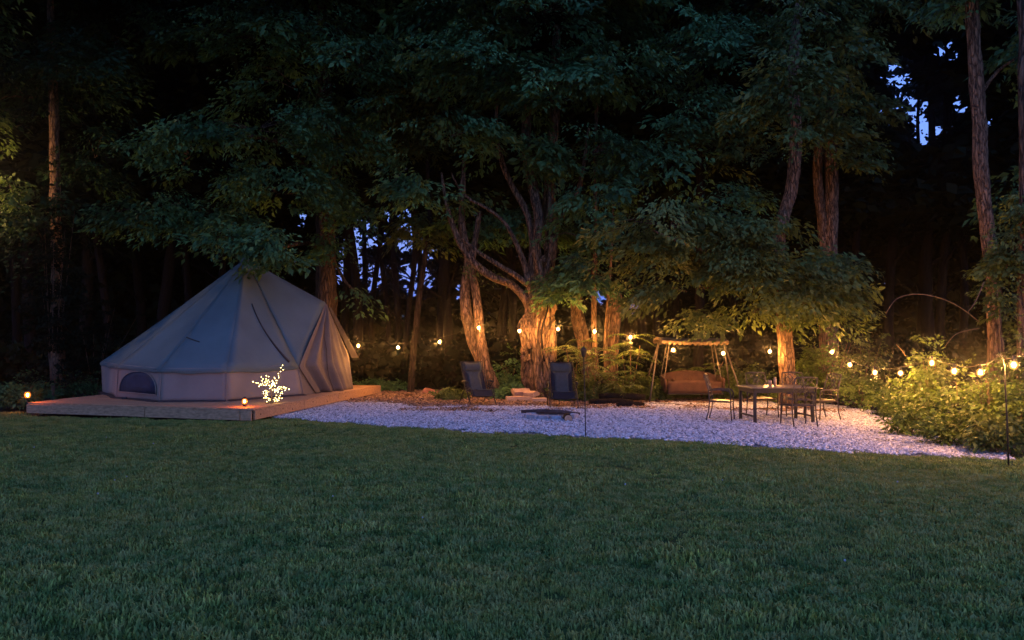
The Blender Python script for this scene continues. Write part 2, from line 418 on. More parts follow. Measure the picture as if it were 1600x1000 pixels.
# grass patches
def grass_patch(i, n, size, h):
    rng = np.random.default_rng(100 + i)
    # blades grow in small clumps
    cl = rng.uniform(-size / 2, size / 2, (n // 7, 2))
    b = cl[rng.integers(0, len(cl), n)] + rng.normal(0, 0.022, (n, 2))
    tall = 0.7 + 0.6 * np.array([noise.noise(Vector((x * 7 + i * 5, y * 7, 0))) * 0.5 + 0.5 for x, y in b])
    hh = h * rng.uniform(0.45, 1.35, n) * tall * (.8 + .12 * i)
    ang = rng.uniform(0, 2 * math.pi, n); lean = rng.uniform(0.05, 0.75, n)
    wd = rng.uniform(0.0035, 0.008, n)
    dx = np.cos(ang); dy = np.sin(ang)
    sx = -dy; sy = dx
    p0 = np.stack([b[:, 0], b[:, 1], np.zeros(n)], 1)
    side = np.stack([sx, sy, np.zeros(n)], 1) * wd[:, None]
    mid = p0 + np.stack([dx * lean * hh * 0.35, dy * lean * hh * 0.35, hh * 0.6], 1)
    tip = p0 + np.stack([dx * lean * hh, dy * lean * hh, hh * (1 - 0.35 * lean)], 1)
    v = np.stack([p0 - side, p0 + side, mid + side * 0.8, mid - side * 0.8, tip], 1).reshape(-1, 3)
    k = np.arange(n)[:, None] * 5
    f = np.concatenate([k + np.array([0, 1, 2]), k + np.array([0, 2, 3]), k + np.array([3, 2, 4])], 0)
    tone = np.repeat(np.clip(rng.beta(1.3, 3.2, n) * (.6 + .2 * i) , 0, 1), 5)
    return unlink(np_mesh('grass_tuft', v, f, 'grass', tone))
gp = [grass_patch(i, 1250, 0.62, 0.035) for i in range(5)]
pts = []
y = 2.6
while y < 17.6:
    hw = 0.72 * y + 2.6
    x = -hw
    while x < hw:
        xx = x + R.uniform(-.12, .12); yy = y + R.uniform(-.12, .12)
        if yy < front_y(xx) - 0.22: pts.append((xx, yy, 0))
        x += 0.42
    y += 0.42
# a ragged fringe along the edges of gravel and deck
for i in range(260):
    x = R.uniform(-14, 8.5); pts.append((x, front_y(x) - R.uniform(0.26, 0.42), 0))
pts = [q for q in pts if noise.noise(Vector((q[0] * 1.3, q[1] * 1.3, 5))) > -.56]
scatter('lawn_grass', pts, gp, ('shaggy green lawn grass in front of the deck and the white gravel', 'grass'), smin=0.65, smax=1.35)
cl = MB()
for i in range(20):
    y = R.uniform(4.5, 14); x = R.uniform(-.66, .66) * y
    cl.sphere((x, y, R.uniform(.045, .075)), R.uniform(.006, .011), 6, 4)
tag(cl.build('clover_flower', 'flower'), 'tiny white clover heads dotted over the dark lawn', 'clover', kind='stuff')

# gravel
def pebble_patch(i, n, size, m='pebble', s=(0.012, 0.03), flat=0.55, z=0.01):
    rng = np.random.default_rng(300 + i)
    vs = []; fs = []; ts = []
    base = np.array([(1, 0, 0), (0, 1, 0), (-1, 0, 0), (0, -1, 0), (0, 0, 1), (0, 0, -1)], float)
    tri = [(0, 1, 4), (1, 2, 4), (2, 3, 4), (3, 0, 4), (1, 0, 5), (2, 1, 5), (3, 2, 5), (0, 3, 5)]
    for k in range(n):
        b = base * rng.uniform(0.7, 1.3, (6, 1)) + rng.normal(0, 0.18, (6, 3))
        r = rng.uniform(*s); b = b * np.array([r * rng.uniform(.8, 1.5), r, r * flat * rng.uniform(.7, 1.4)])
        e = Matrix.Rotation(rng.uniform(0, 6.28), 3, 'Z') @ Matrix.Rotation(rng.normal(0, .5), 3, 'X')
        b = b @ np.array(e).T
        c = np.array([rng.uniform(-size / 2, size / 2), rng.uniform(-size / 2, size / 2), rng.uniform(0.2, 1.4) * z + 0.004])
        fs += [tuple(q + len(vs) for q in t) for t in tri]
        vs += list(b + c); ts += [rng.uniform(0, 1)] * 6
    return unlink(np_mesh('pebble_patch', np.array(vs), np.array(fs), m, np.array(ts)))
pp = [pebble_patch(i, 380, 0.55, s=(0.014, 0.036)) for i in range(4)]
pts = []
xs = [p[0] for p in gravel_poly]; ys = [p[1] for p in gravel_poly]
y = min(ys)
while y < max(ys):
    x = min(xs)
    while x < max(xs):
        xx = x + R.uniform(-.1, .1); yy = y + R.uniform(-.1, .1)
        if inside(gravel_poly, xx, yy - .18) and inside(gravel_poly, xx, yy + .18) and not inside(mulch_poly, xx, yy - .2): pts.append((xx, yy, 0.006 + R.uniform(0, .012)))
        x += 0.42
    y += 0.42
scatter('gravel_stones', pts, pp, ('pale crushed stone spread round the seats and the table', 'gravel'), smin=0.9, smax=1.15)
lp = [pebble_patch(20 + i, 260, 0.7, 'litter', (0.02, 0.05), 0.25, 0.02) for i in range(3)]
pts = []
for i in range(420):
    x = R.uniform(-6, 9); yy = R.uniform(18.9, 25)
    if inside(mulch_poly, x, yy): pts.append((x, yy, 0.012))
for i in range(70):   # thin scatter blown over the back of the gravel
    x = R.uniform(-3, 7.5); yy = R.uniform(17.6, 19.6)
    if R.random() < .45 and inside(gravel_poly, x, yy): pts.append((x, yy, 0.012))
scatter('leaf_litter', pts, lp, ('reddish brown fallen leaves and bark chips along the back of the gravel', 'leaf litter'))

# ================================================================== DECK
ZT = 0.28
dc = G(394, 639, ZT); dl = G(44, 629, ZT); dr = G(593, 602, ZT)
dlr = dl + Vector((0.75, 8.2, 0))
deck = empty('wooden_deck', (dc.x, dc.y, 0)); dO = Vector((dc.x, dc.y, 0))
tag(deck, 'low wooden deck of pale boards under the canvas bell tent', 'deck')
nb = 56
def dpt(s, t, z):  # s left->right, t front->back
    a = dl.lerp(dc, s); b = dlr.lerp(dr, s); p = a.lerp(b, t); return Vector((p.x, p.y, z)) - dO
for i in range(nb):
    t0 = i / nb + 0.0004; t1 = (i + 1) / nb - 0.0009
    ov = 0.004 + R.uniform(0, 0.003)
    zz = ZT - 0.002 + R.uniform(-.0015, .0015)
    b = [dpt(-ov, t0, zz - .03), dpt(1 + ov, t0, zz - .03), dpt(1 + ov, t1, zz - .03), dpt(-ov, t1, zz - .03)]
    u = [Vector((p.x, p.y, zz)) for p in b]
    MB().hexa(b, u).build('deck_board', 'wood', deck)
def fascia(a, b, z0, z1, th=0.038, m='wood'):
    d = (b - a).normalized(); n = Vector((d.y, -d.x, 0)) * th
    bt = [Vector((a.x, a.y, z0)), Vector((a.x, a.y, z0)) + n, Vector((b.x, b.y, z0)) + n, Vector((b.x, b.y, z0))]
    tp = [Vector((p.x, p.y, z1)) for p in bt]
    return MB().hexa(bt, tp).build('fascia_board', m, deck, bevel=0.004)
zf = ZT - 0.036
def seg_(s0, t0, s1, t1, z0):
    a = dpt(s0, t0, 0); b = dpt(s1, t1, 0); return fascia(a, b, z0, zf)
seg_(0, 0, 0.55, 0, 0.055); seg_(0.553, 0, 0.953, 0, 0.05); seg_(0.957, 0, 1.0, 0, 0.05)
for a, b in ((0.006, .30), (.303, .56), (.563, 1.0)): seg_(1, a, 1, b, 0.06)
seg_(0, 1, 0, 0, 0.055); seg_(1, 1, 0, 1, 0.055)
for k in range(9):
    s = 0.06 + k * 0.11
    a = dpt(s, 0.01, 0); b = dpt(s, .99, 0)
    MB().tube([a + Vector((0, 0, .16)), b + Vector((0, 0, .16))], .05, 4).build('joist', 'wood', deck)
for s in (0.03, .5, .94):
    for t in (0.03, .33, .66, .97):
        p = dpt(s, t, 0); MB().box((p.x, p.y, .115), (.1, .1, .24)).build('post', 'wood', deck)
for (px, py) in ((478, 630), (495, 624), (554, 610), (432, 640), (302, 648)):
    pass

outn = Vector(((dr - dc).y, -(dr - dc).x, 0)).normalized()
for t_, z_ in ((.035, .15), (.16, .17), (.22, .12), (.36, .19), (.47, .13), (.63, .16), (.81, .15)):
    p = dpt(1, t_, z_) + outn * .040
    MB().sphere(p, .022, 8, 6, (.25, 1, .8)).build('knot', 'char', deck, smooth=True)
for k in range(12):
    p = dpt(.05 + .08 * k, 0, .12 + .07 * (k % 2)) + Vector((-outn.y, outn.x, 0)) * 0
    MB().sphere(p + (dpt(0, 0, 0) - dpt(0, .01, 0)).normalized() * .039, .006, 6, 4).build('screw', 'metal_dark', deck)
# ================================================================== BELL TENT
plan = [  # base points (px on the deck, py), going round from the right front corner to the left
    G(474, 617.5, ZT), G(354, 627, ZT), G(249, 628, ZT), G(182, 622, ZT), G(161, 614, ZT)]
back = [Vector((-10.15, 21.4, ZT)), Vector((-9.2, 22.6, ZT)), Vector((-7.6, 23.1, ZT)), Vector((-6.0, 22.9, ZT)), Vector((-5.0, 22.5, ZT))]
base = plan + back
ctr = Vector((-7.25, 20.0, ZT))
tent = empty('bell_tent', ctr)
tag(tent, 'grey beige canvas bell tent with half round window pitched on the wooden deck', 'tent')
T0 = ctr
eave_px = [P(466, 573, base[0].y - .15), P(354, 578, base[1].y - .08), P(249, 578, base[2].y - .08), P(182, 572, base[3].y - .1), P(156, 567, base[4].y + .2)]
eave = eave_px + [Vector(((b.x - ctr.x) * 1.03 + ctr.x, (b.y - ctr.y) * 1.03 + ctr.y, 1.06)) for b in back]
peak = P(384, 404, 20.1)
apex = P(509, 473, 20.9)
D1 = G(492, 615, ZT); D2 = G(552, 607.5, ZT)
P2 = P(545, 556, D2.y + .3)
def loc(v): return v - T0
# roof: facets peak -> eave corners, with sag
ring = [apex] + eave + [P2]
def facet(a, b, name, sag=0.10, nu=8, nv=14, bulge=0.04):
    def fn(u, v):
        # v 0 eave .. 1 peak
        e = a.lerp(b, u); e = e + Vector((0, 0, -0.035 * math.sin(math.pi * u)))
        inw = (peak - e); inw.z = 0
        e = e + inw.normalized() * 0.03 * math.sin(math.pi * u) * (1 - v)
        p = e.lerp(peak, v)
        sg = -sag * math.sin(math.pi * v) * (0.5 + 0.5 * math.sin(math.pi * u)) * (1 - .3 * v)
        wr = 0.022 * noise.noise(Vector((p.x * 2.2, p.y * 2.2, p.z * .7)))
        return loc(p + Vector((0, 0, sg + wr)))
    mb = MB(); mb.grid(fn, nu, nv)
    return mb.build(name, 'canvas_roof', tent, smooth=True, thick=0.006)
N_ = len(ring)
for i in range(N_):
    a = ring[i]; b = ring[(i + 1) % N_]
    facet(b, a, 'roof_panel', sag=0.08 if i not in (0, N_ - 1) else 0.02, bulge=0)
# seams between roof panels
for i in range(0, N_):
    a = ring[i]
    pts_ = []
    for k in range(15):
        v = k / 14; p = a.lerp(peak, v); p = p + Vector((0, 0, -(0.08 if i not in (0, N_-1, N_) else .03) * .5 * math.sin(math.pi * v) * (1 - .3 * v)))
        pts_.append(loc(p + Vector((0, -0.004, 0.004))))
    MB().tube(pts_, 0.0035, 5).build('roof_seam', 'canvas_roof', tent)
MB().tube([loc(peak + Vector((0, 0, -.12))), loc(peak + Vector((0, 0, -.03))), loc(peak + Vector((0, 0, .05)))], [.16, .10, .03], 12).build('roof_cap', 'canvas_roof', tent, smooth=True)
MB().tube([loc(apex + Vector((0, 0, -.05))), loc(apex + Vector((.0, 0, .10)))], .018, 8).build('pole_tip', 'metal_dark', tent)
# valance under the eaves
def valance(a, b):
    def fn(u, v):
        e = a.lerp(b, u); e = e + Vector((0, 0, -0.035 * math.sin(math.pi * u)))
        inw = (peak - e); inw.z = 0
        e = e + inw.normalized() * (0.05 * math.sin(math.pi * u) + .012 * v)
        return loc(e + Vector((0, 0, -v * (0.055 + .01 * math.sin(u * 14)))))
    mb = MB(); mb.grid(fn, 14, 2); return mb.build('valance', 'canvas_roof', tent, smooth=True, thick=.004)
for a, b in zip(eave, eave[1:]): valance(a, b)
# walls
def wallpt(i, u, v, out=0.0):
    a = base[i]; b = base[i + 1]; c = eave[i + 1]; d = eave[i]
    k = 0.06
    d = d + (peak - d).normalized() * k; c = c + (peak - c).normalized() * k
    lo = a.lerp(b, u); hi = d.lerp(c, u)
    p = lo.lerp(hi, v)
    n = Vector((b.y - a.y, -(b.x - a.x), 0)).normalized()
    if n.dot(p - ctr) < 0: n = -n
    cur = -0.05 * math.sin(math.pi * u)
    wr = 0.018 * noise.noise(Vector((p.x * 3.5, p.y * 3.5, p.z * 1.0))) * math.sin(math.pi * u)
    return loc(p + n * (cur + wr + out))
for i in range(len(base) - 1):
    mb = MB(); mb.grid(lambda u, v: wallpt(i, u, v), 14, 8)
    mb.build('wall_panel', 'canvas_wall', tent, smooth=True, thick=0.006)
    MB().tube([wallpt(i, 0, v, .006) for v in (0, .25, .5, .75, .96)], .012, 5).build('wall_seam', 'canvas_wall', tent)
    mb = MB(); mb.grid(lambda u, v: wallpt(i, u, 0.0, .02 + .10 * v) * 1.0 + Vector((0, 0, .03 * (1 - v) + .003)), 10, 1)
    mb.build('mud_flap', 'seam', tent, thick=.004)
# half round window on the panel between points 2 and 3
wi = 2
def half(u0, u1, v0, v1, grow=0.0, n=18):
    pts_ = []
    uc = (u0 + u1) / 2; hu = (u1 - u0) / 2 + grow; hv = v1 - v0 + grow * 1.6
    for k in range(n + 1):
        a = math.pi * k / n
        ex = abs(math.cos(a)) ** .8 * (1 if math.cos(a) >= 0 else -1); ey = math.sin(a) ** .8
        pts_.append((uc + hu * ex, v0 - grow + hv * ey))
    return pts_
hp = half(0.07, 0.93, 0.20, 0.84)
def fill(pts_, out, name, m, par, th=0.004):
    mb = MB(); c = (sum(p[0] for p in pts_) / len(pts_), sum(p[1] for p in pts_) / len(pts_))
    vs = [wallpt(wi, c[0], c[1], out)] + [wallpt(wi, (c[0] + p[0]) / 2, (c[1] + p[1]) / 2, out) for p in pts_] + [wallpt(wi, p[0], p[1], out) for p in pts_]
    n = len(pts_); fs = []
    for k in range(n):
        k2 = (k + 1) % n; fs.append((0, 1 + k, 1 + k2)); fs.append((1 + k, 1 + n + k, 1 + n + k2, 1 + k2))
    mb.add(vs, fs); return mb.build(name, m, par, smooth=True, thick=th)
win = fill(hp, .022, 'window', 'mesh_window', tent)
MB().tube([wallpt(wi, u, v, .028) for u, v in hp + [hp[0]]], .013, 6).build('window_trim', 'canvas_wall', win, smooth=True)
# door: gathered canvas hanging from the A frame
def doorpt(u, v, out=0.0):
    k = (eave[0].z - ZT) / (apex.z - ZT)
    if v < k: a = D1.lerp(eave[0] + Vector((.01, 0, 0)), v / k)
    else: a = (eave[0] + Vector((.01, 0, 0))).lerp(apex, (v - k) / (1 - k))
    k2 = 0.32
    b = D2.lerp(P2, v / k2) if v < k2 else P2.lerp(apex, (v - k2) / (1 - k2))
    p = a.lerp(b, u)
    dd = (D2 - D1); n = Vector((dd.y, -dd.x, 0)).normalized()
    amp = 0.10 * (1 - v) ** .45 * math.sin(math.pi * min(1, max(0, u))) ** .5
    uu = u + .06 * math.sin(v * 4) 
    fold = amp * (math.sin(uu * 24) + .6 * math.sin(uu * 41 + 1.5 + v) + .4 * noise.noise(Vector((u * 9, v * 2, 0))))
    return loc(p + n * (fold + out))
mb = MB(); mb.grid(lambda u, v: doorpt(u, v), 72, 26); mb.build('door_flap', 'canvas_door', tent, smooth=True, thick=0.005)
MB().tube([doorpt(0.47 + .02 * math.sin(v * 5), v, .05 * (1 - v) + .01) for v in [k / 12 for k in range(12)]], .009, 5).build('door_zip', 'seam', tent)
# little triangle of wall between the corner and the door
def tri(u, v):
    a = base[0].lerp(D1, u); e = eave[0] + Vector((0, .03, -.02)); return loc(a.lerp(e, v))
mb = MB(); mb.grid(tri, 4, 6); mb.build('wall_panel', 'canvas_door', tent, thick=.005)
MB().tube([loc(eave[0] + Vector((.03, -.03, -.02))), loc(D1 + Vector((.03, -.03, .02)))], .012, 6).build('door_seam', 'seam', tent)
# storm flap rolled down behind the door edge
fa = apex + Vector((.06, .05, -.12)); fb = P(549, 559, D2.y + .45)
mb = MB(); n_ = Vector((.16, .25, 0))
mb.add([loc(fa), loc(fa + Vector((.05, .1, 0))), loc(fb + n_), loc(fb)], [(0, 1, 2, 3)]); mb.build('storm_flap', 'seam', tent, thick=.02)
# dark tapered band over the roof and the vent slit, both on the right hand facet
def roofpt(i, u, v, lift=.02):
    a = ring[i]; b = ring[i + 1]; e = b.lerp(a, u) + Vector((0, 0, -0.035 * math.sin(math.pi * u)))
    inw = (peak - e); inw.z = 0; e = e + inw.normalized() * 0.05 * math.sin(math.pi * u)
    p = e.lerp(peak, v); s_ = -0.08 * math.sin(math.pi * v) * (0.5 + 0.5 * math.sin(math.pi * u)) * (1 - .3 * v)
    p = p + Vector((0, 0, s_)); return loc(p + Vector((0, -lift * .7, lift)))
MB().tube([roofpt(1, .90 - .42 * k / 10, .04 + .54 * k / 10, .028) for k in range(11)], [.030 - .0018 * k for k in range(11)], 6).build('dark_roof_band', 'seam', tent, smooth=True)
MB().tube([roofpt(2, .33 - .3 * k / 6, .24 + .004 * k, .02) for k in range(7)], .012, 6).build('vent_slit', 'seam', tent)
MB().box(loc(G(203, 621, ZT + .06) + Vector((0, -.25, 0))), (.10, .07, .05)).build('tent_peg', 'black', tent, bevel=.01)

# ================================================================== SMALL LAMPS
def torch_lamp(x, y, z0, h, label, r=.05):
    t = empty('solar_lamp', (x, y, z0)); tag(t, label, 'lamp', 'small orange lamps at the deck corners')
    MB().tube([(0, 0, 0), (0, 0, h)], .012, 8).build('stake', 'black', t)
    MB().tube([(0, 0, h), (0, 0, h + .03), (0, 0, h + .035)], [.03, .05, .05], 10).build('cup', 'black', t, smooth=True)
    gl = MB().sphere((0, 0, h + .04 + r), r * 1.15, 14, 10, (.95, .95, 1.1)).build('lamp_glass', 'flame_halo_glass', t, smooth=True)
    MB().sphere((0, 0, h + .04 + r), r * .48, 8, 6, (.85, .85, 1.3)).build('flame', 'flame', gl, smooth=True)
    MB().tube([(0, 0, h + .04 + 2.15 * r), (0, 0, h + .07 + 2.15 * r)], [.06, .02], 10).build('cap', 'black', t)
    for k in range(4):
        a = k * math.pi / 2 + .4
        MB().tube([(.055 * math.cos(a), .055 * math.sin(a), h + .02), (.055 * math.cos(a), .055 * math.sin(a), h + .05 + 2.1 * r)], .004, 4).build('cage_rod', 'black', t)
pl = P(43, 617, 16.9)
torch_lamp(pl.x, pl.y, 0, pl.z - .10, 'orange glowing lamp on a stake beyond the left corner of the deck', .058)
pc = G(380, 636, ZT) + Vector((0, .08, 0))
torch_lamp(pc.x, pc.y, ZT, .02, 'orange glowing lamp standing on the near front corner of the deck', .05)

# fairy light tree on the deck
fb_ = G(421, 630, ZT); fY = fb_.y
ft = empty('fairy_light_tree', fb_); tag(ft, 'small wire tree covered in yellow white fairy lights at the deck edge', 'light tree')
MB().tube([(0, 0, 0), (0, 0, .02)], .09, 12).build('foot', 'black', ft)
rr_ = random.Random(5)
leds = []; led_me = None
def branch_to(px, py, n, name='branch', jit=.012, dy=0.0):
    end = P(px, py, fY + dy) - fb_
    s = Vector((0.06, 0, .12 + .25 * rr_.random()))
    if end.z < .25: s = Vector((0.03, 0, .04))
    midp = (s + end) / 2 + Vector((rr_.uniform(-.05, .05), rr_.uniform(-.05, .05), rr_.uniform(-.02, .06)))
    pts_ = [s, midp, end]
    MB().tube([Vector((0.02, 0, .02)), s, midp, end], .005, 5).build(name, 'twig', ft)
    for k in range(n):
        t = .30 + .70 * (k + 1) / n; p = (1 - t) ** 2 * s + 2 * t * (1 - t) * midp + t * t * end
        leds.append(p + Vector((rr_.gauss(0, jit * 2.2), rr_.gauss(0, .05), rr_.gauss(0, jit * 2.2))))
for (px, py, n, dy) in ((440, 571, 8, 0), (396, 597, 9, -.1), (404, 600, 7, .1), (417, 589, 8, .1), (410, 592, 7, -.1), (452, 605, 9, .1), (447, 602, 8, -.1),
                        (412, 618, 8, -.12), (414, 609, 8, .1), (442, 614, 7, .1), (440, 621, 6, -.1), (428, 592, 11, 0), (430, 600, 11, .1), (421, 625, 8, 0), (434, 626, 8, .05), (432, 612, 10, -.1)):
    branch_to(px, py, n, dy=dy)
led_me = MB().sphere((0, 0, 0), .0072, 6, 4).mesh('light', 'led')
for p in leds:
    o = bpy.data.objects.new('light', led_me); COL.objects.link(o); o.parent = ft; o.location = p

# ================================================================== STRING LIGHTS
bulbs = [(560, 540, 22.4), (622, 543, 22.3), (687, 534, 22.0), (748, 512, 20.9), (812, 517, 20.4), (872, 514, 20.6), (929, 518, 21.2), (985, 527, 20.6),
         (1052, 547, 19.7), (1130, 552, 19.3), (1203, 549, 18.8), (1300, 550, 17.9), (1328, 570, 16.6), (1367, 582, 15.3), (1407, 583, 14.2),
         (1456, 567, 13.2), (1491, 580, 12.2), (1532, 582, 11.1), (1584, 570, 9.75)]
sl = empty('string_lights', (0, 19, 0)); SO = Vector((0, 19, 0))
tag(sl, 'long drooping string of warm glowing bulbs from tent past trees to hooked pole', 'string lights')
BP = [P(*b) for b in bulbs]
att = [P(500, 520, 24.2)] + [b + Vector((0, 0, .12)) for b in BP]
pole_top = P(1563, 553, 9.86)
att.insert(len(att) - 1, pole_top + Vector((0, 0, .0)))
att.append(P(1680, 545, 8.6))
cpts = []
for a, b in zip(att, att[1:]):
    for k in range(6):
        t = k / 6; cpts.append(a.lerp(b, t) + Vector((0, 0, -.05 * math.sin(math.pi * t))) - SO)
cpts.append(att[-1] - SO)
MB().tube(cpts, .0045, 5).build('cord', 'cord', sl)
bulb_me = MB().sphere((0, 0, 0), .052, 14, 10, (1, 1, 1.15)).mesh('bulb', 'bulb_halo_glass', True)
fil_me = MB().sphere((0, 0, 0), .020, 8, 6, (1, 1, 1.4)).mesh('filament', 'bulb', True)
sock_me = MB().tube([(0, 0, .045), (0, 0, .062), (0, 0, .12)], [.026, .022, .016], 8).mesh('socket', 'black', True)
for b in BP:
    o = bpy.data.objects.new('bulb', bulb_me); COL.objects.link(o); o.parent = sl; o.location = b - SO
    q = bpy.data.objects.new('socket', sock_me); COL.objects.link(q); q.parent = o
    q = bpy.data.objects.new('filament', fil_me); COL.objects.link(q); q.parent = o

# hooked pole
hp0 = G(1576, 731); pole = empty('shepherd_pole', hp0)
tag(pole, 'thin black hooked pole on the lawn edge holding up the lights at the right', 'pole')
top = pole_top - hp0
MB().tube([(0, 0, 0), (-.01, 0, .6), (-.03, .0, top.z - .16), (-.05, 0, top.z - .07), (-.09, 0, top.z + .01), (top.x - .02, top.y, top.z + .03)], [.011, .011, .010, .009, .008, .007], 8).build('shaft', 'metal_dark', pole, smooth=True)
MB().tube([(0, 0, .10), (.0, -.07, .10), (.0, -.07, 0)], .006, 6).build('foot_bar', 'metal_dark', pole)
# garden torch in front of the gravel
g0 = G(915, 684); tt = empty('garden_torch', g0); tag(tt, 'unlit black garden torch on a thin pole before the gravel', 'torch')
H = P(912, 541, g0.y).z
MB().tube([(0, 0, 0), (-.01, 0, .7), (-.03, 0, H - .17)], [.010, .009, .009], 8).build('pole', 'metal_dark', tt)
MB().tube([(-.03, 0, H - .19), (-.03, 0, H - .17), (-.03, 0, H - .07), (-.03, 0, H - .06)], [.02, .028, .058, .058], 12).build('bowl', 'metal_dark', tt, smooth=True)
MB().tube([(-.03, 0, H - .06), (-.03, 0, H - .045), (-.03, 0, H - .015)], [.064, .05, .015], 12).build('lid', 'metal_dark', tt, smooth=True)
MB().tube([(-.03, 0, H - .02), (-.03, 0, H + .005)], .009, 6).build('wick', 'char', tt)

# ================================================================== RECLINERS
def recliner(px, py, rz, seat_m, label, pad_m='pad', W=.60, sc_=1.0):
    g = G(px, py); t = empty('recliner_chair', g, rz); tag(t, label, 'chair', 'folding recliners facing the fire pit')
    r = .0125; hw = W / 2
    # side profile in (y,z), y negative towards the camera
    back_t = (.44, 1.10); hip = (.02, .40); knee = (-.30, .47); foot = (-.42, .27)
    for s in (-1, 1):
        x = s * hw
        MB().tube([(x, back_t[0], back_t[1]), (x, .28, .80), (x, hip[0], hip[1]), (x, knee[0] + .05, knee[1]), (x, knee[0], knee[1] - .02), (x, foot[0], foot[1])], r, 7).build('side_rail', 'metal_dark', t, smooth=True)
        xo = s * (hw + .035)
        MB().tube([(xo, -.46, .015), (xo, -.20, .32), (xo, .12, .62)], r, 7).build('leg', 'metal_dark', t, smooth=True)
        MB().tube([(xo, .46, .015), (xo, .18, .30), (xo, -.18, .60)], r, 7).build('leg', 'metal_dark', t, smooth=True)
        MB().tube([(xo, -.24, .615), (xo, .0, .63), (xo, .20, .62)], [.022, .026, .02], 8).build('armrest', 'black', t, smooth=True)
        MB().tube([(xo, .0, .46), (s * (hw - .0), .10, .5)], .018, 8).build('lock_knob', 'black', t)
    for (y, z) in ((-.46, .015), (.46, .015)):
        MB().tube([(-hw - .035, y, z), (hw + .035, y, z)], r, 7).build('floor_bar', 'metal_dark', t)
    MB().tube([(-hw, back_t[0], back_t[1]), (hw, back_t[0], back_t[1])], r, 7).build('top_bar', 'metal_dark', t)
    MB().tube([(-hw, foot[0], foot[1]), (hw, foot[0], foot[1])], r, 7).build('foot_bar', 'metal_dark', t)
    prof = [back_t, (.36, .93), (.26, .74), (.14, .54), (.03, .385), (-.10, .39), (-.24, .44), (-.30, .43), (-.35, .36), foot]
    def pr(v, x=0, out=0):
        k = v * (len(prof) - 1); i = min(int(k), len(prof) - 2); f = k - i
        y = prof[i][0] * (1 - f) + prof[i + 1][0] * f; z = prof[i][1] * (1 - f) + prof[i + 1][1] * f
        sag = .03 * (1 - (x / hw) ** 2)
        return (x, y - out * .8, z - sag + out * .5)
    mb = MB(); mb.grid(lambda u, v: pr(v, (u - .5) * 2 * (hw - .03)), 8, 27); sl_ = mb.build('sling', seat_m, t, smooth=True, thick=.006)
    cw = hw * .55
    mb = MB(); mb.grid(lambda u, v: pr(.02 + .42 * v, (u - .5) * 2 * (cw if v > .38 else cw + (hw - .04 - cw) * min(1, (.38 - v) / .14)), .012), 6, 16); mb.build('back_panel', pad_m, t, smooth=True, thick=.006)
    mb = MB()
    mb.grid(lambda u, v: pr(.01 + .13 * v, (u - .5) * 2 * (hw - .07), .03 + .05 * math.sin(math.pi * v)), 8, 8); mb.build('head_pillow', pad_m, t, smooth=True, thick=.02)
    mb = MB()
    mb.grid(lambda u, v: pr(.55 + .19 * v, (u - .5) * 2 * (hw * .48), .02 + .02 * math.sin(math.pi * v)), 5, 6); mb.build('seat_pad', pad_m, t, smooth=True, thick=.01)
    for k in range(14):   # elastic lacing
        for s in (-1, 1):
            v = .03 + .94 * k / 13
            a = pr(v, s * (hw - .035)); b = pr(v, s * hw); MB().tube([a, (s * hw, b[1], b[2] + 0)], .003, 4).build('lace', 'black', t)
    return t
recliner(879, 638, rad(2), 'sling', 'dark blue folding recliner with grey head pillow, facing the lawn right of the big tree')
recliner(746, 634, rad(24), 'sling_brown', 'dark grey folding recliner turned sideways in front of the forked slender tree')

# ================================================================== FIRE PIT AREA
def wedge_log(px, py, L, r, rz, tilt, label, z=0.0, group='split firewood by the big tree', m='split'):
    g = G(px, py); t = empty('firewood_log', (g.x, g.y, z + .01), rz); tag(t, label, 'firewood', group)
    r *= 1.3; vs = []; mb = MB()
    rot = Matrix.Rotation(tilt, 3, 'X')
    sec = [(0, 0), (r * 1.6, .02), (r * 1.75, r * .55), (r * 1.1, r * 1.1), (r * .25, r * 1.0)]
    for k, x in enumerate((-L / 2, -L / 6, L / 6, L / 2)):
        for (a, b) in sec:
            p = rot @ Vector((0, a - r * .8 + R.uniform(-.008, .008), b)); vs.append(Vector((x + R.uniform(-.015, .015), p.y, max(p.z, 0) + .005)))
    ns = len(sec); fs = [tuple(reversed(range(ns))), tuple(3 * ns + k for k in range(ns))]
    for i in range(3):
        for k in range(ns): fs.append((i * ns + k, i * ns + (k + 1) % ns, (i + 1) * ns + (k + 1) % ns, (i + 1) * ns + k))
    mb.add(vs, fs); mb.build('split_face', m, t, bevel=.006)
    MB().grid(lambda u, v: (L * (u - .5) * .98, r * .95 - r * .8 + .01 * math.sin(v * 3), -.001 + v * r * .45) , 6, 2).build('bark_strip', 'bark', t, thick=.015)
    return t
wedge_log(803, 628, .42, .10, rad(12), 0, 'dark ended split log, lowest on the left of the firewood pile')
wedge_log(822, 628, .40, .10, rad(-32), 0, 'split log in the middle of the bottom of the firewood pile')
wedge_log(842, 630, .40, .09, rad(10), .1, 'short split log at the right end of the firewood pile')
wedge_log(813, 626.5, .50, .14, rad(24), .5, 'big pale split log lying across the top of the firewood pile', z=.13)
wedge_log(830, 628, .40, .12, rad(-48), .35, 'orange lit split log leaning on the right top of the firewood pile', z=.11)
# terracotta slab
g = G(672, 616); mb = MB()
mb.add([(-.28, -.1, .0), (.26, -.12, 0), (.30, .16, 0), (-.24, .16, 0), (-.20, -.08, .17), (.10, -.1, .15), (.24, .12, .10), (-.16, .12, .22)],
       [(3, 2, 1, 0), (4, 5, 6, 7), (0, 1, 5, 4), (1, 2, 6, 5), (2, 3, 7, 6), (3, 0, 4, 7)])
o = mb.build('broken_slab', 'terracotta', bevel=.02); o.location = g; tag(o, 'reddish broken slab lying on the leaf litter left of the recliners', 'slab')
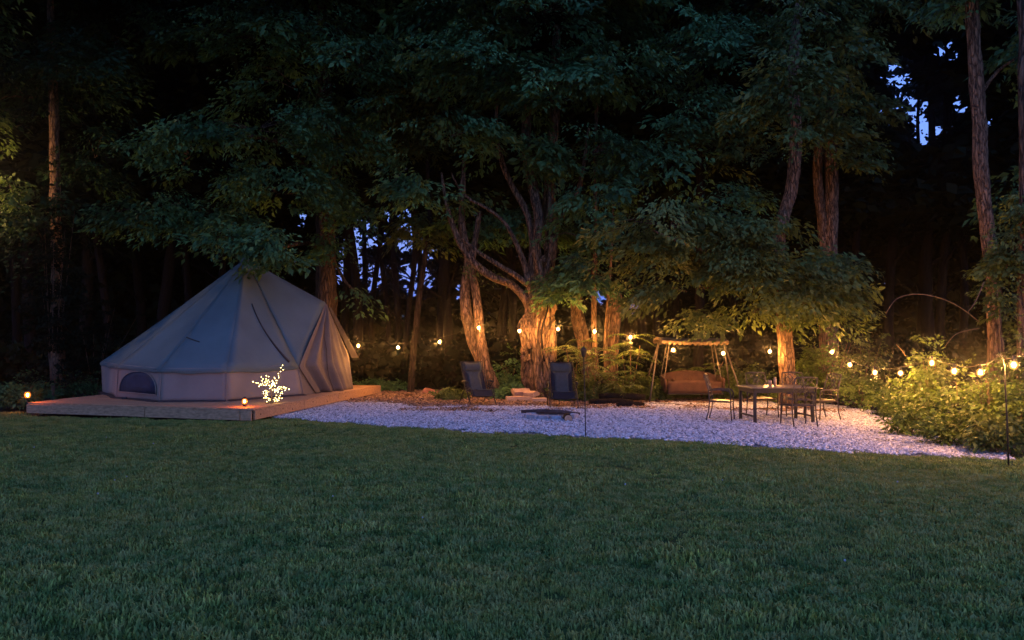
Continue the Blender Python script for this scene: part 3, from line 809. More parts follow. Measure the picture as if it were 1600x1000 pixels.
# fire pit: low blocks round ash with a plank over it
fp = G(862, 655); pit = empty('fire_pit', fp); tag(pit, 'low fire pit of pale stone blocks sunk in the gravel', 'fire pit')
for k in range(13):
    a = 2 * math.pi * k / 13
    MB().box((.50 * math.cos(a), .42 * math.sin(a), .05 + R.uniform(-.01, .01)), (.21, .13, .13 + R.uniform(-.02, .02)), Matrix.Rotation(a + math.pi / 2 + R.uniform(-.1, .1), 3, 'Z')).build('stone_block', 'stone', pit, bevel=.015)
mb = MB(); mb.grid(lambda u, v: (.44 * v * math.cos(u * 2 * math.pi), .42 * v * math.sin(u * 2 * math.pi), .035 + .03 * noise.noise(Vector((u * 9, v * 5, 3)))), 20, 5); mb.build('ash_bed', 'char', pit)
g = G(860, 653); mb = MB()
mb.tube([(-.62, 0.1, .0), (-.2, .06, .012), (.2, 0, .0), (.62, -.08, -.03)], [.035, .05, .05, .03], 8, rough=.25, seed=3)
o = mb.build('charred_plank', 'char', smooth=True); o.location = (g.x, g.y - .05, .13); tag(o, 'dark charred branch resting across the fire pit stones', 'branch')
g = G(888, 661); t = empty('cut_log', (g.x, g.y, 0)); tag(t, 'short cut log with a pale round end beside the fire pit', 'log')
MB().tube([(0, -.02, .085), (.0, .34, .085)], .083, 14, rough=.04).build('bark', 'bark_dark', t, smooth=True)
MB().tube([(0, -.026, .085), (0, -.018, .085)], .076, 14).build('cut_face', 'wood_end', t)
# log heap on the right behind the gravel
for (px, py, L, r, rz, z, lab) in ((955, 634, 1.1, .085, 6, 0, 'dark rotten log at the front of the heap left of the swing'),
                                   (972, 632, 1.2, .09, -8, .10, 'thick dark log on top of the heap left of the swing'),
                                   (985, 637, .7, .07, 14, 0, 'short dark log at the right end of the heap left of the swing'),
                                   (1035, 634, 1.0, .025, -5, 0, 'thin fallen branch between the log heap and the swing')):
    g = G(px, py); mb = MB(); mb.tube([(-L / 2, 0, r), (-L / 5, .02, r * 1.05), (L / 4, -.02, r), (L / 2, 0, r * .9)], [r * .85, r, r, r * .7], 10, rough=.2, seed=px)
    o = mb.build('dead_log' if r > .03 else 'fallen_branch', 'bark_dark', smooth=True); o.location = (g.x, g.y, z + .01); o.rotation_euler = (0, 0, rad(rz)); tag(o, lab, 'log')
g = G(951, 630); mb = MB(); mb.sphere((0, 0, .10), .13, 10, 7, (1.2, .8, .7)); o = mb.build('pale_stone', 'stone', smooth=True); o.location = (g.x, g.y + .2, 0.07); tag(o, 'rounded pale stone lying among the dark logs', 'stone')
# low flat stones / sticks on the gravel
g = G(893, 646)

# ================================================================== PORCH SWING
Y0 = 20.6
sw0 = G(1082, 628); sw0 = Vector((P(1082, 600, Y0).x, Y0, 0)); sw = empty('canopy_swing', sw0)
tag(sw, 'canopy garden swing with reddish brown padded seat and scalloped fringe', 'swing')
def S(px, py, dy=0): return P(px, py, Y0 + dy) - sw0
zt = S(1080, 533).z
for (tx, bx, sg) in ((1029, 1008, -1), (1131, 1152, 1)):
    for dy in (-.62, .62):
        MB().tube([S(tx, 536), Vector((S((tx + bx) / 2, 580).x, dy * .5, zt * .5)), Vector((S(bx, 600).x, dy, .0))], .021, 8).build('leg', 'swing_frame', sw, smooth=True)
    MB().tube([Vector((S(bx, 600).x, -.62, .025)), Vector((S(bx, 600).x, .62, .025))], .02, 8).build('foot_bar', 'swing_frame', sw)
xl, xr = S(1027, 536).x, S(1129, 536).x
MB().tube([(xl, 0, zt - .06), (xr, 0, zt - .06)], .021, 8).build('top_bar', 'swing_frame', sw)
mb = MB(); mb.grid(lambda u, v: (xl + (xr - xl) * u, -.62 + 1.24 * v, zt + .02 + .09 * math.sin(math.pi * v) - .03 * math.sin(math.pi * u) - .03 * u), 14, 8); mb.build('canopy', 'awning', sw, smooth=True, thick=.008)
def fringe(y):
    def fn(u, v):
        d = .045 + .05 * abs(math.sin(u * math.pi * 13)) + .03 * noise.noise(Vector((u * 30, 0, 0)))
        return (xl + (xr - xl) * u, y + .02 * math.sin(u * 60) * v, zt + .025 - .03 * u - .03 * math.sin(math.pi * u) - d * v)
    mb = MB(); mb.grid(fn, 110, 3); mb.build('fringe', 'valance', sw, smooth=True, thick=.006)
fringe(-.63); fringe(.63)
for x_ in (xl, xr):
    MB().grid(lambda u, v: (x_ + .01 * math.sin(u * 40), -.62 + 1.24 * u, zt + .02 + .09 * math.sin(math.pi * u) - .03 * (x_ > 0) - v * (.06 + .02 * abs(math.sin(u * 22)))), 50, 3).build('fringe', 'valance', sw, smooth=True, thick=.006)
for (tx, bx) in ((1044, 1035), (1113, 1122)):
    for dy in (-.28, .24):
        MB().tube([Vector((S(tx, 540).x, dy * .6, zt - .05)), Vector((S(bx, 592).x, dy, S(bx, 590).z))], .013, 6).build('hanger_rod', 'swing_frame', sw)
xs0, xs1 = S(1036, 600).x, S(1124, 600).x
zs = S(1080, 613).z   # underside of seat front
zb = S(1080, 581).z
# backrest with bowed top
def backpt(u, v):
    x = xs0 + (xs1 - xs0) * u; top = zb - .16 + .17 * math.sin(math.pi * u) ** .6
    return (x, .16 + .22 * v + .03 * math.sin(u * math.pi * 9) * .5, zs + .10 + (top - zs - .10) * v)
mb = MB(); mb.grid(backpt, 28, 8); mb.build('backrest', 'swing', sw, smooth=True, thick=.10, bevel=.0)
mb = MB(); mb.grid(lambda u, v: (xs0 + .04 + (xs1 - xs0 - .08) * u, -.36 + .5 * v, zs + .16 + .02 * math.sin(u * math.pi * 3) ** 2), 20, 6); mb.build('seat_cushion', 'swing', sw, smooth=True, thick=.11)
mb = MB(); mb.grid(lambda u, v: (xs0 + .05 + (xs1 - xs0 - .10) * u, -.40, zs + .0 + .30 * v + .05 * math.sin(math.pi * u) * v), 12, 4); mb.build('front_panel', 'swing', sw, smooth=True, thick=.03)
for s_, xx in ((-1, xs0), (1, xs1)):
    MB().tube([(xx, -.40, zs + .10), (xx + s_ * .02, -.40, zs + .36), (xx + s_ * .03, -.1, zs + .40), (xx + s_ * .02, .3, zs + .42)], [.03, .035, .035, .03], 8).build('armrest', 'swing', sw, smooth=True)
    mb = MB(); mb.grid(lambda u, v: (xx + s_ * .015 * v, -.38 + .6 * u, zs + .04 + .34 * v), 3, 3); mb.build('side_panel', 'swing', sw, thick=.03)
MB().box((0, -.1, zs - .01), (xs1 - xs0 - .04, .6, .04)).build('seat_frame', 'metal_dark', sw)
for k in range(3):
    MB().sphere((xs0 + .3 + k * .42, .10, zs + .33), .05, 8, 6, (1, .5, 1)).build('button', 'swing', sw, smooth=True)

# ================================================================== TABLE AND CHAIRS
tc0 = G(1208, 655); tcx, tcy = G(1212, 660).x, 15.4
tb = empty('garden_table', (tcx, tcy, 0), rad(4)); tag(tb, 'dark metal garden table with a pale lit top standing on the gravel', 'table')
hx, hy, ht = .66, .46, .725
MB().box((0, 0, ht - .012), (2 * hx, 2 * hy, .024)).build('tabletop', 'table_top', tb, bevel=.008)
for s in (-1, 1):
    MB().box((0, s * (hy - .06), ht - .065), (2 * hx - .14, .025, .08)).build('apron', 'metal_table', tb)
    MB().box((s * (hx - .06), 0, ht - .065), (.025, 2 * hy - .14, .08)).build('apron', 'metal_table', tb)
    for q in (-1, 1):
        MB().box((s * (hx - .08), q * (hy - .08), (ht - .03) / 2), (.055, .055, ht - .03)).build('leg', 'metal_table', tb, bevel=.006)
    MB().box((s * (hx - .08), 0, .16), (.03, 2 * hy - .16, .03)).build('stretcher', 'metal_table', tb)
def patio_chair():
    t = empty('patio_chair', (0, 0, 0)); r = .011
    w_ = .23
    for s in (-1, 1):
        MB().tube([(s * w_, .27, 0), (s * w_, .21, .22), (s * w_, .19, .42), (s * w_ * .97, .22, .66), (s * w_ * .92, .30, .93)], [.013, .012, .013, .012, .012], 8).build('rear_leg', 'metal_bronze', t, smooth=True)
        MB().tube([(s * (w_ + .02), -.24, 0), (s * (w_ + .02), -.22, .30), (s * (w_ + .02), -.22, .57), (s * (w_ + .02), -.19, .625), (s * (w_ + .02), -.12, .64), (s * (w_ + .02), .05, .645), (s * (w_ + .0), .215, .63)], [.013, .012, .013, .014, .014, .013, .011], 8).build('front_leg', 'metal_bronze', t, smooth=True)
        MB().tube([(s * w_, -.22, .40), (s * w_, .19, .41)], .012, 6).build('seat_rail', 'metal_bronze', t)
    MB().tube([(-w_, -.22, .40), (w_, -.22, .40)], .012, 6).build('seat_rail', 'metal_bronze', t)
    MB().tube([(-w_, .19, .41), (w_, .19, .41)], .012, 6).build('seat_rail', 'metal_bronze', t)
    mb = MB(); mb.grid(lambda u, v: ((u - .5) * 2 * (w_ - .01), -.22 + .41 * v, .415 + .012 * v - .02 * math.sin(math.pi * u) * math.sin(math.pi * v)), 8, 8); mb.build('seat', 'metal_bronze', t, smooth=True, thick=.015)
    def bk(u, z):  # u -1..1
        f = (z - .42) / .51; y = .19 + .03 * f + .08 * f * f; return Vector((u * w_ * (1 - .08 * f), y, z))
    MB().tube([bk(-1, .93), bk(-.5, .945), bk(0, .95), bk(.5, .945), bk(1, .93)], .014, 8).build('top_rail', 'metal_bronze', t, smooth=True)
    MB().tube([bk(-1, .60), bk(1, .60)], .009, 6).build('lower_rail', 'metal_bronze', t)
    MB().tube([bk(-1, .52), bk(1, .52)], .012, 6).build('lower_rail', 'metal_bronze', t)
    for u0, z0, u1, z1 in ((-.75, .93, .45, .60), (.75, .93, -.45, .60), (-.35, .94, .75, .60), (.35, .94, -.75, .60), (-.9, .80, .0, .94), (.9, .80, 0, .94), (-.95, .74, -.15, .60), (.95, .74, .15, .60)):
        MB().tube([bk(u0, z0), bk((u0 + u1) / 2 + .08, (z0 + z1) / 2), bk(u1, z1)], .0075, 6).build('lattice_bar', 'metal_bronze', t, smooth=True)
    MB().tube([bk(0, .84) + Vector((.05 * math.cos(a), 0, .05 * math.sin(a) - .06)) for a in [k * math.pi / 6 for k in range(13)]], .006, 5).build('lattice_ring', 'metal_bronze', t, smooth=True)
    MB().tube([(-w_ - .02, -.21, .22), (w_ + .02, -.21, .22)], .008, 6).build('stretcher', 'metal_bronze', t)
    return t
ch = patio_chair()
cg = 'lattice backed metal chairs round the garden table'
def placec(t, px, Y, rz, lab):
    t.location = (P(px, 600, Y).x, Y, 0.006); t.rotation_euler = (0, 0, rad(rz)); tag(t, lab, 'chair', cg)
placec(ch, 1126, 15.6, 68, 'lattice backed metal chair at the left end of the table, drawn out and facing right')
for px, Y, rz, lab in ((1248, 14.55, 186, 'lattice backed metal chair with its back to the lawn, tucked under the table front'),
                       (1284, 15.7, -76, 'lattice backed metal chair at the right end of the table, facing left'),
                       (1190, 16.25, 8, 'lattice backed metal chair behind the left half of the table'),
                       (1243, 16.35, -6, 'lattice backed metal chair behind the right half of the table')):
    placec(copy_tree(ch), px, Y, rz, lab)
for px, Y, h, r_, lab in ((1203, 15.42, .13, .036, 'dark squat candle jar on the left of the tabletop pair'), (1211, 15.35, .175, .028, 'tall pale shaker on the right of the tabletop pair')):
    p = P(px, 600, Y); t = empty('condiment_jar', (p.x, Y, ht + .003)); tag(t, lab, 'jar')
    MB().tube([(0, 0, 0), (0, 0, h * .8), (0, 0, h * .86)], [r_, r_, r_ * .8], 12).build('body', 'bottle', t, smooth=True)
    MB().tube([(0, 0, h * .86), (0, 0, h)], r_ * .82, 12).build('lid', 'metal_dark' if h < .15 else 'bottle', t)

# ================================================================== TREES
def path(pts, n=None):
    """smooth polyline through control points"""
    out = []
    pts = [Vector(p) for p in pts]
    for i in range(len(pts) - 1):
        p0 = pts[max(0, i - 1)]; p1 = pts[i]; p2 = pts[i + 1]; p3 = pts[min(len(pts) - 1, i + 2)]
        k = max(2, int((p2 - p1).length / 0.14)) if n is None else n
        for j in range(k):
            t = j / k
            out.append(.5 * ((2 * p1) + (-p0 + p2) * t + (2 * p0 - 5 * p1 + 4 * p2 - p3) * t * t + (-p0 + 3 * p1 - 3 * p2 + p3) * t ** 3))
    out.append(pts[-1]); return out
def lerp_r(rs, m):
    out = []
    for i in range(m):
        t = i / (m - 1) * (len(rs) - 1); k = min(int(t), len(rs) - 2); f = t - k; out.append(rs[k] * (1 - f) + rs[k + 1] * f)
    return out
def limb(t, O, ctrl, rs, name='branch', m='bark', n=12, rough=.16, seed=1.0, ridges=0, flute=0, step=None):
    pp_ = path(ctrl, step); rr = lerp_r(rs, len(pp_))
    mb = MB(); mb.tube([p - O for p in pp_], rr, n, rough=rough, seed=seed, ridges=ridges, flute=flute)
    return mb.build(name, m, t, smooth=True)

def crown(t, O, blobs, per_m2=3.0, per=60, L=.15, m='leaf_dark', Rr=(.35, .8), front=.5, name='crown', droop=.35, ratio=.45):
    lv = Leaves(); tw = MB(); o_ = Vector(O)
    for b in blobs:
        area = 4 * math.pi * ((b[3] * b[4]) ** 1.6 / 3 + (b[3] * b[5]) ** 1.6 / 3 + (b[4] * b[5]) ** 1.6 / 3) ** (1 / 1.6)
        n = max(8, int(area * per_m2 * 1.7))
        C, U = blob_sprays(b, n, front=front)
        keep = (C[:, 2] > .3) & (np.array([noise.noise(Vector(c) * .85) for c in C]) > -.03 + .05 * (C[:, 2] > 6)); C, U = C[keep], U[keep]
        if len(C) == 0: continue
        bc = Vector(b[:3]) - o_
        for c in C[::7]:
            c = Vector(c) - o_; m_ = bc.lerp(c, .5) + Vector((0, 0, .12 * (c - bc).length)); out_ = c + (c - bc) * .12 - Vector((0, 0, .05))
            tw.tube([bc.lerp(c, .12), m_, c, out_], [.018, .012, .008, .003], 3, cap=False)
        lv.sprays(C - np.array(O)[None], U, NR.uniform(*Rr, len(C)), per, L, droop=droop, ratio=ratio)
    if tw.v: tw.build('twigs', 'bark', t)
    return lv.build(name, m, t)
def bl(px, py, Y, wpx, hpx, dy):  # an ellipsoid of leaves given by its middle and half sizes
    p = P(px, py, Y); return (p.x, p.y, p.z, wpx / 1200 * Y, dy, hpx / 1200 * Y)

# --- the big forked tree
O = Vector((P(842, 600, 21.4).x, 21.4, 0)); t1 = empty('big_tree', O)
tag(t1, 'big gnarled tree with fluted trunk and low spreading limbs behind the recliners', 'tree')
Y = 21.4
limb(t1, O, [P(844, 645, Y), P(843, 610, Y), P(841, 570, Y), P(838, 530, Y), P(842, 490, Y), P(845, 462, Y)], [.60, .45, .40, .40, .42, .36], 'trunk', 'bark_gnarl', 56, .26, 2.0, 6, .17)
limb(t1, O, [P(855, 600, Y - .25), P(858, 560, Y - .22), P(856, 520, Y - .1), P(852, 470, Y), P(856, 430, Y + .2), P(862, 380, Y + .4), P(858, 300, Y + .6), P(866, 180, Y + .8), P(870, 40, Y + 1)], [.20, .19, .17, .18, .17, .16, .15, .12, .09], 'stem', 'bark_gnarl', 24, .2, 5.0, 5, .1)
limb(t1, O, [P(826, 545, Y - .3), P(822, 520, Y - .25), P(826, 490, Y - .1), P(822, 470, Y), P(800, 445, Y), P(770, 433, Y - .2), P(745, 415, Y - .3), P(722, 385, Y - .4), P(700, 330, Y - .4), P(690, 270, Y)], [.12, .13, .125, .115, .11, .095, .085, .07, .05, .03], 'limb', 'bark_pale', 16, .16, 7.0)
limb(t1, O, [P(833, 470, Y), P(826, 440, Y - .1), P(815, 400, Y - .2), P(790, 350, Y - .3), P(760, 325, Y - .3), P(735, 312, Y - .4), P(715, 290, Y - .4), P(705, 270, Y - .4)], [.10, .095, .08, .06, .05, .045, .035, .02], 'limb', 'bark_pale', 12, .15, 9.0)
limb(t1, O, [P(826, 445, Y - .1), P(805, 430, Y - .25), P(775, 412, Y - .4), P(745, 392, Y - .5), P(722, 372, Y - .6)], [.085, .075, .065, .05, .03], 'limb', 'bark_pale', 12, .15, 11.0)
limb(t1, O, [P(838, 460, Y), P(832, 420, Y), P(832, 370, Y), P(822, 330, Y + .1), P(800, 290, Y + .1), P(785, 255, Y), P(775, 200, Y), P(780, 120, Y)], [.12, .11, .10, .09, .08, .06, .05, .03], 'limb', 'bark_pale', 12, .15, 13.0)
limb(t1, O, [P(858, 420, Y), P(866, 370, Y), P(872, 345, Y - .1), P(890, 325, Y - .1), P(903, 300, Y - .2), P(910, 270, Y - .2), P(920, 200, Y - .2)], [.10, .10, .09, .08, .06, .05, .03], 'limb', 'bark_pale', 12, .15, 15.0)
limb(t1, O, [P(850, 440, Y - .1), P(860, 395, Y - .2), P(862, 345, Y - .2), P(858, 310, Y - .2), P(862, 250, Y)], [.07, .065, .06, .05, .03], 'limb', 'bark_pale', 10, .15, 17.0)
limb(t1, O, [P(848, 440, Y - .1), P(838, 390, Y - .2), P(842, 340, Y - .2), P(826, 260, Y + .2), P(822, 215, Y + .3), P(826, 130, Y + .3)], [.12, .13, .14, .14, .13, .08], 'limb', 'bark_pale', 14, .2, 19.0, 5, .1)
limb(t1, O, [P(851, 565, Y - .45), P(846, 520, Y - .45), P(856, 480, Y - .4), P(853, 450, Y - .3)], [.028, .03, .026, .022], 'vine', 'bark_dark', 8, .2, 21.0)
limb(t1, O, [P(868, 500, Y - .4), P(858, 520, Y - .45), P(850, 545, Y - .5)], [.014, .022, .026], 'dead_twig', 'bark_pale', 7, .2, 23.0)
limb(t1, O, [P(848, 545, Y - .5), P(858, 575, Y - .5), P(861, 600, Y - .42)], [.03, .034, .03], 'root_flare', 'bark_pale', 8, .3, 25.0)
for k, (px, py, r_) in enumerate(((819, 547, .10), (845, 566, .06), (823, 560, .08), (846, 520, .05), (849, 405, .09), (852, 385, .07))):
    mb = MB(); mb.sphere(P(px, py, Y - (.36 if py > 450 else .2)) - O, r_, 12, 9, (1, 1, 1.2))
    for i, v in enumerate(mb.v):
        vv = Vector(v); d_ = noise.noise(vv * 9) * .07; mb.v[i] = tuple(vv + Vector((d_, -d_, d_)))
    mb.build('burl', 'bark_pale', t1, smooth=True)
crown(t1, O, [bl(830, 355, 22.8, 120, 40, .7), bl(800, 245, 20.9, 120, 34, 1.2), bl(650, 300, 20.4, 60, 22, .9), bl(930, 310, 20.2, 60, 30, .9), bl(700, 215, 19.8, 90, 40, 1.3), bl(920, 240, 20.3, 100, 45, 1.5), bl(860, 130, 20.3, 150, 60, 2.0),
              bl(740, 100, 19.8, 120, 45, 1.6), bl(640, 260, 19.9, 75, 28, 1.2), bl(960, 120, 19.9, 110, 45, 1.6), bl(830, 20, 20.4, 220, 60, 2.4), bl(680, 20, 20, 120, 45, 2.0),
              bl(800, -120, 21, 330, 90, 3.4), bl(925, 425, 20.6, 75, 38, .8), bl(885, 405, 20.9, 30, 22, .4), bl(920, 370, 20.4, 75, 35, 1.0), bl(735, 350, 22.8, 80, 24, .7), bl(878, 462, 20.7, 30, 13, .4)], 2.3, 62, .17)
# --- two stemmed slender tree
O = Vector((P(768, 600, 22).x, 22.0, 0)); t2 = empty('forked_tree', O); Y = 22
tag(t2, 'slender two stemmed leaning tree behind the sideways turned recliner, a bulb hanging before it', 'tree')
limb(t2, O, [P(775, 640, Y), P(766, 595, Y), P(752, 560, Y), P(738, 525, Y), P(729, 490, Y), P(726, 450, Y), P(732, 405, Y), P(722, 350, Y), P(725, 250, Y)], [.26, .20, .19, .16, .14, .12, .10, .08, .05], 'trunk', 'bark_pale', 18, .15, 31)
limb(t2, O, [P(760, 600, Y - .3), P(755, 560, Y - .3), P(751, 525, Y - .3), P(747, 490, Y - .3), P(743, 455, Y - .2), P(738, 410, Y - .1), P(750, 330, Y)], [.17, .15, .13, .12, .10, .09, .06], 'stem', 'bark_pale', 16, .15, 33)
crown(t2, O, [bl(735, 430, 21.6, 28, 14, .5), bl(690, 160, 22.4, 110, 60, 1.4), bl(720, 320, 22.6, 60, 22, .8), bl(740, 220, 22.6, 70, 30, .9)], 2.0, 50, .15, 'leaf_mid')
# --- leaning snag, poles and stump
def simple_tree(name, label, Y, ctrl, rs, m='bark', n=14, crowns=None, group=None, rough=.14, ridges=0, flute=0, leaf='leaf_dark', per_m2=2.2, per=50, L=.16, cat='tree', extra=(), step=None):
    O = Vector((P(ctrl[0][0], 600, Y).x, Y, 0)); t = empty(name, O); tag(t, label, cat, group)
    limb(t, O, [P(c[0], c[1], Y + (c[2] if len(c) > 2 else 0)) for c in ctrl], rs, 'trunk', m, n, rough, ctrl[0][0] * .37, ridges, flute, step)
    for e in extra: limb(t, O, [P(c[0], c[1], Y + (c[2] if len(c) > 2 else 0)) for c in e[0]], e[1], 'branch', m, 10, rough, e[0][0][0] * .2, 0, 0, step)
    if crowns: crown(t, O, crowns, per_m2, per, L, leaf)
    return t, O
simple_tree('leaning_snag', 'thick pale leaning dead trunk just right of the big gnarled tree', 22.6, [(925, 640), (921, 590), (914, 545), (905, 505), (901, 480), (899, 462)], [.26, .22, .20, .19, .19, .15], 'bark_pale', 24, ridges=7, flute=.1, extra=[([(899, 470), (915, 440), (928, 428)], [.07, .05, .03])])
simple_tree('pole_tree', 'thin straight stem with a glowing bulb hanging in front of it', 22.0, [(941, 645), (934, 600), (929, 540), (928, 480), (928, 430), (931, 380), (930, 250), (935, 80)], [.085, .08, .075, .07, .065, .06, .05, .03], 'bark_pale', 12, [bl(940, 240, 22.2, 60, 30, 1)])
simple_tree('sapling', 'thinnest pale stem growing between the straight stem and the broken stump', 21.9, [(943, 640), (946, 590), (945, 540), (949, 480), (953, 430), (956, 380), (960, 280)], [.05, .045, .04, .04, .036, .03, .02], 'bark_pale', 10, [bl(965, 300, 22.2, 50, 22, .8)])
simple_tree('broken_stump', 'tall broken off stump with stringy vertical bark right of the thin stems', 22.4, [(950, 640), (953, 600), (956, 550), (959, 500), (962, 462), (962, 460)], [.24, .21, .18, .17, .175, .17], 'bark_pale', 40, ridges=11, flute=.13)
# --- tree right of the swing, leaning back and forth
simple_tree('leaning_tree', 'single tree standing right of the swing behind the table', 18.9, [(1233, 650), (1231, 600), (1228, 550), (1225, 500), (1219, 440), (1216, 380), (1223, 345), (1233, 310), (1239, 280), (1243, 220), (1240, 100), (1250, -20)],
            [.23, .195, .18, .165, .16, .15, .15, .15, .15, .13, .10, .06], 'bark_pale', 22,
            [bl(1040, 350, 18.0, 100, 38, 1.1), bl(1110, 400, 18.2, 130, 40, 1.3), bl(1000, 400, 18.6, 80, 32, 1.0), bl(1200, 430, 18.0, 110, 42, 1.0), bl(1080, 455, 18.4, 110, 26, .9), bl(1165, 490, 18.6, 75, 22, .7),
             bl(1300, 430, 18.4, 60, 35, .9), bl(1180, 370, 18.2, 90, 30, 1.0), bl(1300, 480, 18.4, 45, 24, .7), bl(1250, 470, 17.9, 60, 22, .7), bl(1080, 500, 18.9, 40, 14, .5)],
            leaf='leaf_mid', per_m2=3.6, per=60, L=.15,
            extra=[([(1217, 400), (1190, 385, -.3), (1130, 395, -.8), (1080, 385, -1), (1020, 360, -1)], [.08, .06, .05, .035, .02]), ([(1224, 470), (1260, 440, -.2), (1300, 430, -.3)], [.05, .035, .02]), ([(1221, 440), (1160, 450, -.3), (1100, 450, -.4)], [.06, .04, .02])])
simple_tree('twin_tree', 'twin stemmed tree rising out of the foliage behind the table', 22.5, [(1296, 640), (1294, 500), (1296, 400), (1298, 340), (1300, 290), (1298, 250), (1300, 180), (1300, 60)], [.3, .26, .24, .22, .20, .18, .14, .08], 'bark_pale', 20,
            [bl(1290, 230, 22.0, 80, 40, 1.2), bl(1230, 150, 21.5, 90, 45, 1.6), bl(1245, 225, 17.6, 50, 30, .6), bl(1240, 110, 17.6, 60, 50, .8), bl(1250, 20, 17.8, 60, 40, .8), bl(1300, 175, 20.5, 60, 45, .6), bl(1200, 160, 18.2, 60, 40, .8), bl(1320, 110, 18.5, 50, 50, .8), bl(1300, 25, 18.5, 70, 40, .8), bl(1380, 30, 21.5, 60, 26, 1.2), bl(1450, 20, 19, 60, 30, 1.2), bl(1300, 90, 21.5, 75, 50, 1.4), bl(1130, 230, 21.5, 80, 45, 1.3), bl(1230, 30, 21.5, 150, 60, 2), bl(1340, 255, 21.5, 30, 18, .6), bl(1200, 250, 21.5, 45, 30, .8), bl(1345, 170, 22.0, 45, 30, .8)],
            extra=[([(1290, 400), (1283, 330), (1277, 270), (1280, 200), (1270, 100)], [.15, .14, .14, .10, .05]), ([(1300, 165), (1310, 140, -.2), (1325, 120, -.3)], [.05, .04, .02])], leaf='leaf_mid')
crown_extra = [bl(1060, 170, 20.5, 110, 50, 1.4), bl(1100, 80, 20.3, 110, 50, 1.6), bl(1030, 260, 20.6, 90, 40, 1.2), bl(1130, 310, 20.4, 70, 22, .9)]
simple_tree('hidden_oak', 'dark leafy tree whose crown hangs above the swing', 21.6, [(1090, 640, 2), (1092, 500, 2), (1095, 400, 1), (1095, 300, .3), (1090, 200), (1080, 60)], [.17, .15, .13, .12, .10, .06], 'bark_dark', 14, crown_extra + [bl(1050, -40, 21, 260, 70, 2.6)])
# --- tall tree at the right
simple_tree('tall_right_tree', 'tall bare trunk rising to the top of the picture at the right edge', 15.6, [(1556, 640), (1556, 560), (1553, 480), (1551, 440), (1547, 395), (1541, 340), (1536, 300), (1532, 250), (1531, 200), (1527, 140), (1522, 80), (1519, 0), (1515, -120)],
            [.21, .17, .13, .13, .14, .135, .145, .14, .135, .125, .12, .11, .09], 'bark_pale', 24,
            [bl(1500, -60, 15.6, 160, 55, 1.8), bl(1500, 10, 15.8, 45, 22, .7), bl(1590, 150, 15.8, 45, 60, .8), bl(1600, 290, 15.6, 40, 50, .8), bl(1610, 60, 15.6, 50, 50, 1)], extra=[([(1530, 150), (1560, 110, .1), (1590, 90, .1)], [.05, .035, .02])])
simple_tree('edge_sapling', 'thin mossy trunk at the far upper right edge', 14.5, [(1596, 620), (1598, 400), (1600, 250), (1597, 120), (1599, 60), (1594, 0), (1596, -80)], [.09, .09, .08, .08, .075, .07, .05], 'bark', 12, [bl(1640, 30, 14.6, 40, 50, .8)])
# --- trunk behind tent, thin trunk, left trunks
simple_tree('tree_behind_tent', 'straight dark trunk rising just behind the tent door', 24.6, [(512, 640), (510, 480), (509, 400), (508, 330), (512, 250), (505, 120), (505, -20)], [.38, .34, .32, .31, .28, .2, .12], 'bark', 24,
            [bl(500, 210, 21.5, 120, 45, 1.8), bl(400, 200, 20.8, 130, 50, 1.8), bl(300, 240, 20.6, 120, 42, 1.6), bl(470, 140, 21.5, 110, 40, 1.6), bl(440, 300, 21.2, 110, 35, 1.5), bl(250, 340, 21.2, 90, 38, 1.4),
             bl(350, 360, 21.5, 100, 28, 1.3), bl(560, 100, 21, 100, 40, 1.6), bl(420, 378, 18.9, 62, 16, .45), bl(345, 372, 19.0, 40, 14, .4), bl(395, 398, 19.1, 34, 13, .35), bl(440, 405, 19.2, 30, 12, .35), bl(500, 300, 23.2, 45, 40, .6), bl(505, 390, 23.4, 35, 25, .5), bl(515, 200, 23.4, 50, 60, .6), bl(520, 280, 22.5, 80, 35, 1.2), bl(560, 340, 23, 30, 18, .6), bl(550, 465, 23.6, 40, 14, .6), bl(600, 170, 20.8, 60, 24, 1.0), bl(420, 60, 22, 200, 50, 2.4), bl(470, -60, 22, 260, 70, 3)],
            extra=[([(509, 400), (480, 380, -1), (430, 390, -2.4)], [.10, .07, .03]), ([(508, 380), (540, 440, -.3), (570, 465, -.8)], [.07, .05, .02]), ([(510, 300), (450, 230, -1.5), (380, 210, -3)], [.14, .1, .04]), ([(505, 330), (560, 330, -.5), (600, 345, -1)], [.06, .04, .02])], per_m2=2.5)
simple_tree('slim_tree', 'slim bent trunk standing alone in the dark between tent and recliners', 24.0, [(641, 625), (645, 560), (650, 510), (657, 450), (664, 400), (672, 340), (668, 260), (675, 150)], [.12, .10, .09, .085, .08, .07, .06, .04], 'bark_shaded', 12, [bl(670, 370, 24.2, 55, 18, .7), bl(640, 350, 24, 40, 14, .6), bl(660, 190, 24, 90, 50, 1.5), bl(615, 220, 24.5, 80, 45, 1.4)], leaf='leaf_mid')
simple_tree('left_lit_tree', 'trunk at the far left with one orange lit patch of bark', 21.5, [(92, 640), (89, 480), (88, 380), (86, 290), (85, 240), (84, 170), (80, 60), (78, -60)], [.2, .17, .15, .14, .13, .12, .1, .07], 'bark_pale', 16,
            [bl(120, 120, 21.2, 120, 60, 1.6), bl(150, 250, 22.2, 70, 60, 1.1), bl(70, 380, 20.8, 80, 60, .9), bl(88, 175, 20.9, 34, 34, .4), bl(86, 150, 20.8, 30, 25, .35), bl(88, 345, 20.8, 36, 42, .4), bl(80, 100, 20.8, 40, 40, .4), bl(40, 150, 22.4, 90, 60, 1.3), bl(200, 60, 22, 140, 60, 2.2)], leaf='leaf_shaded', per_m2=2.2)
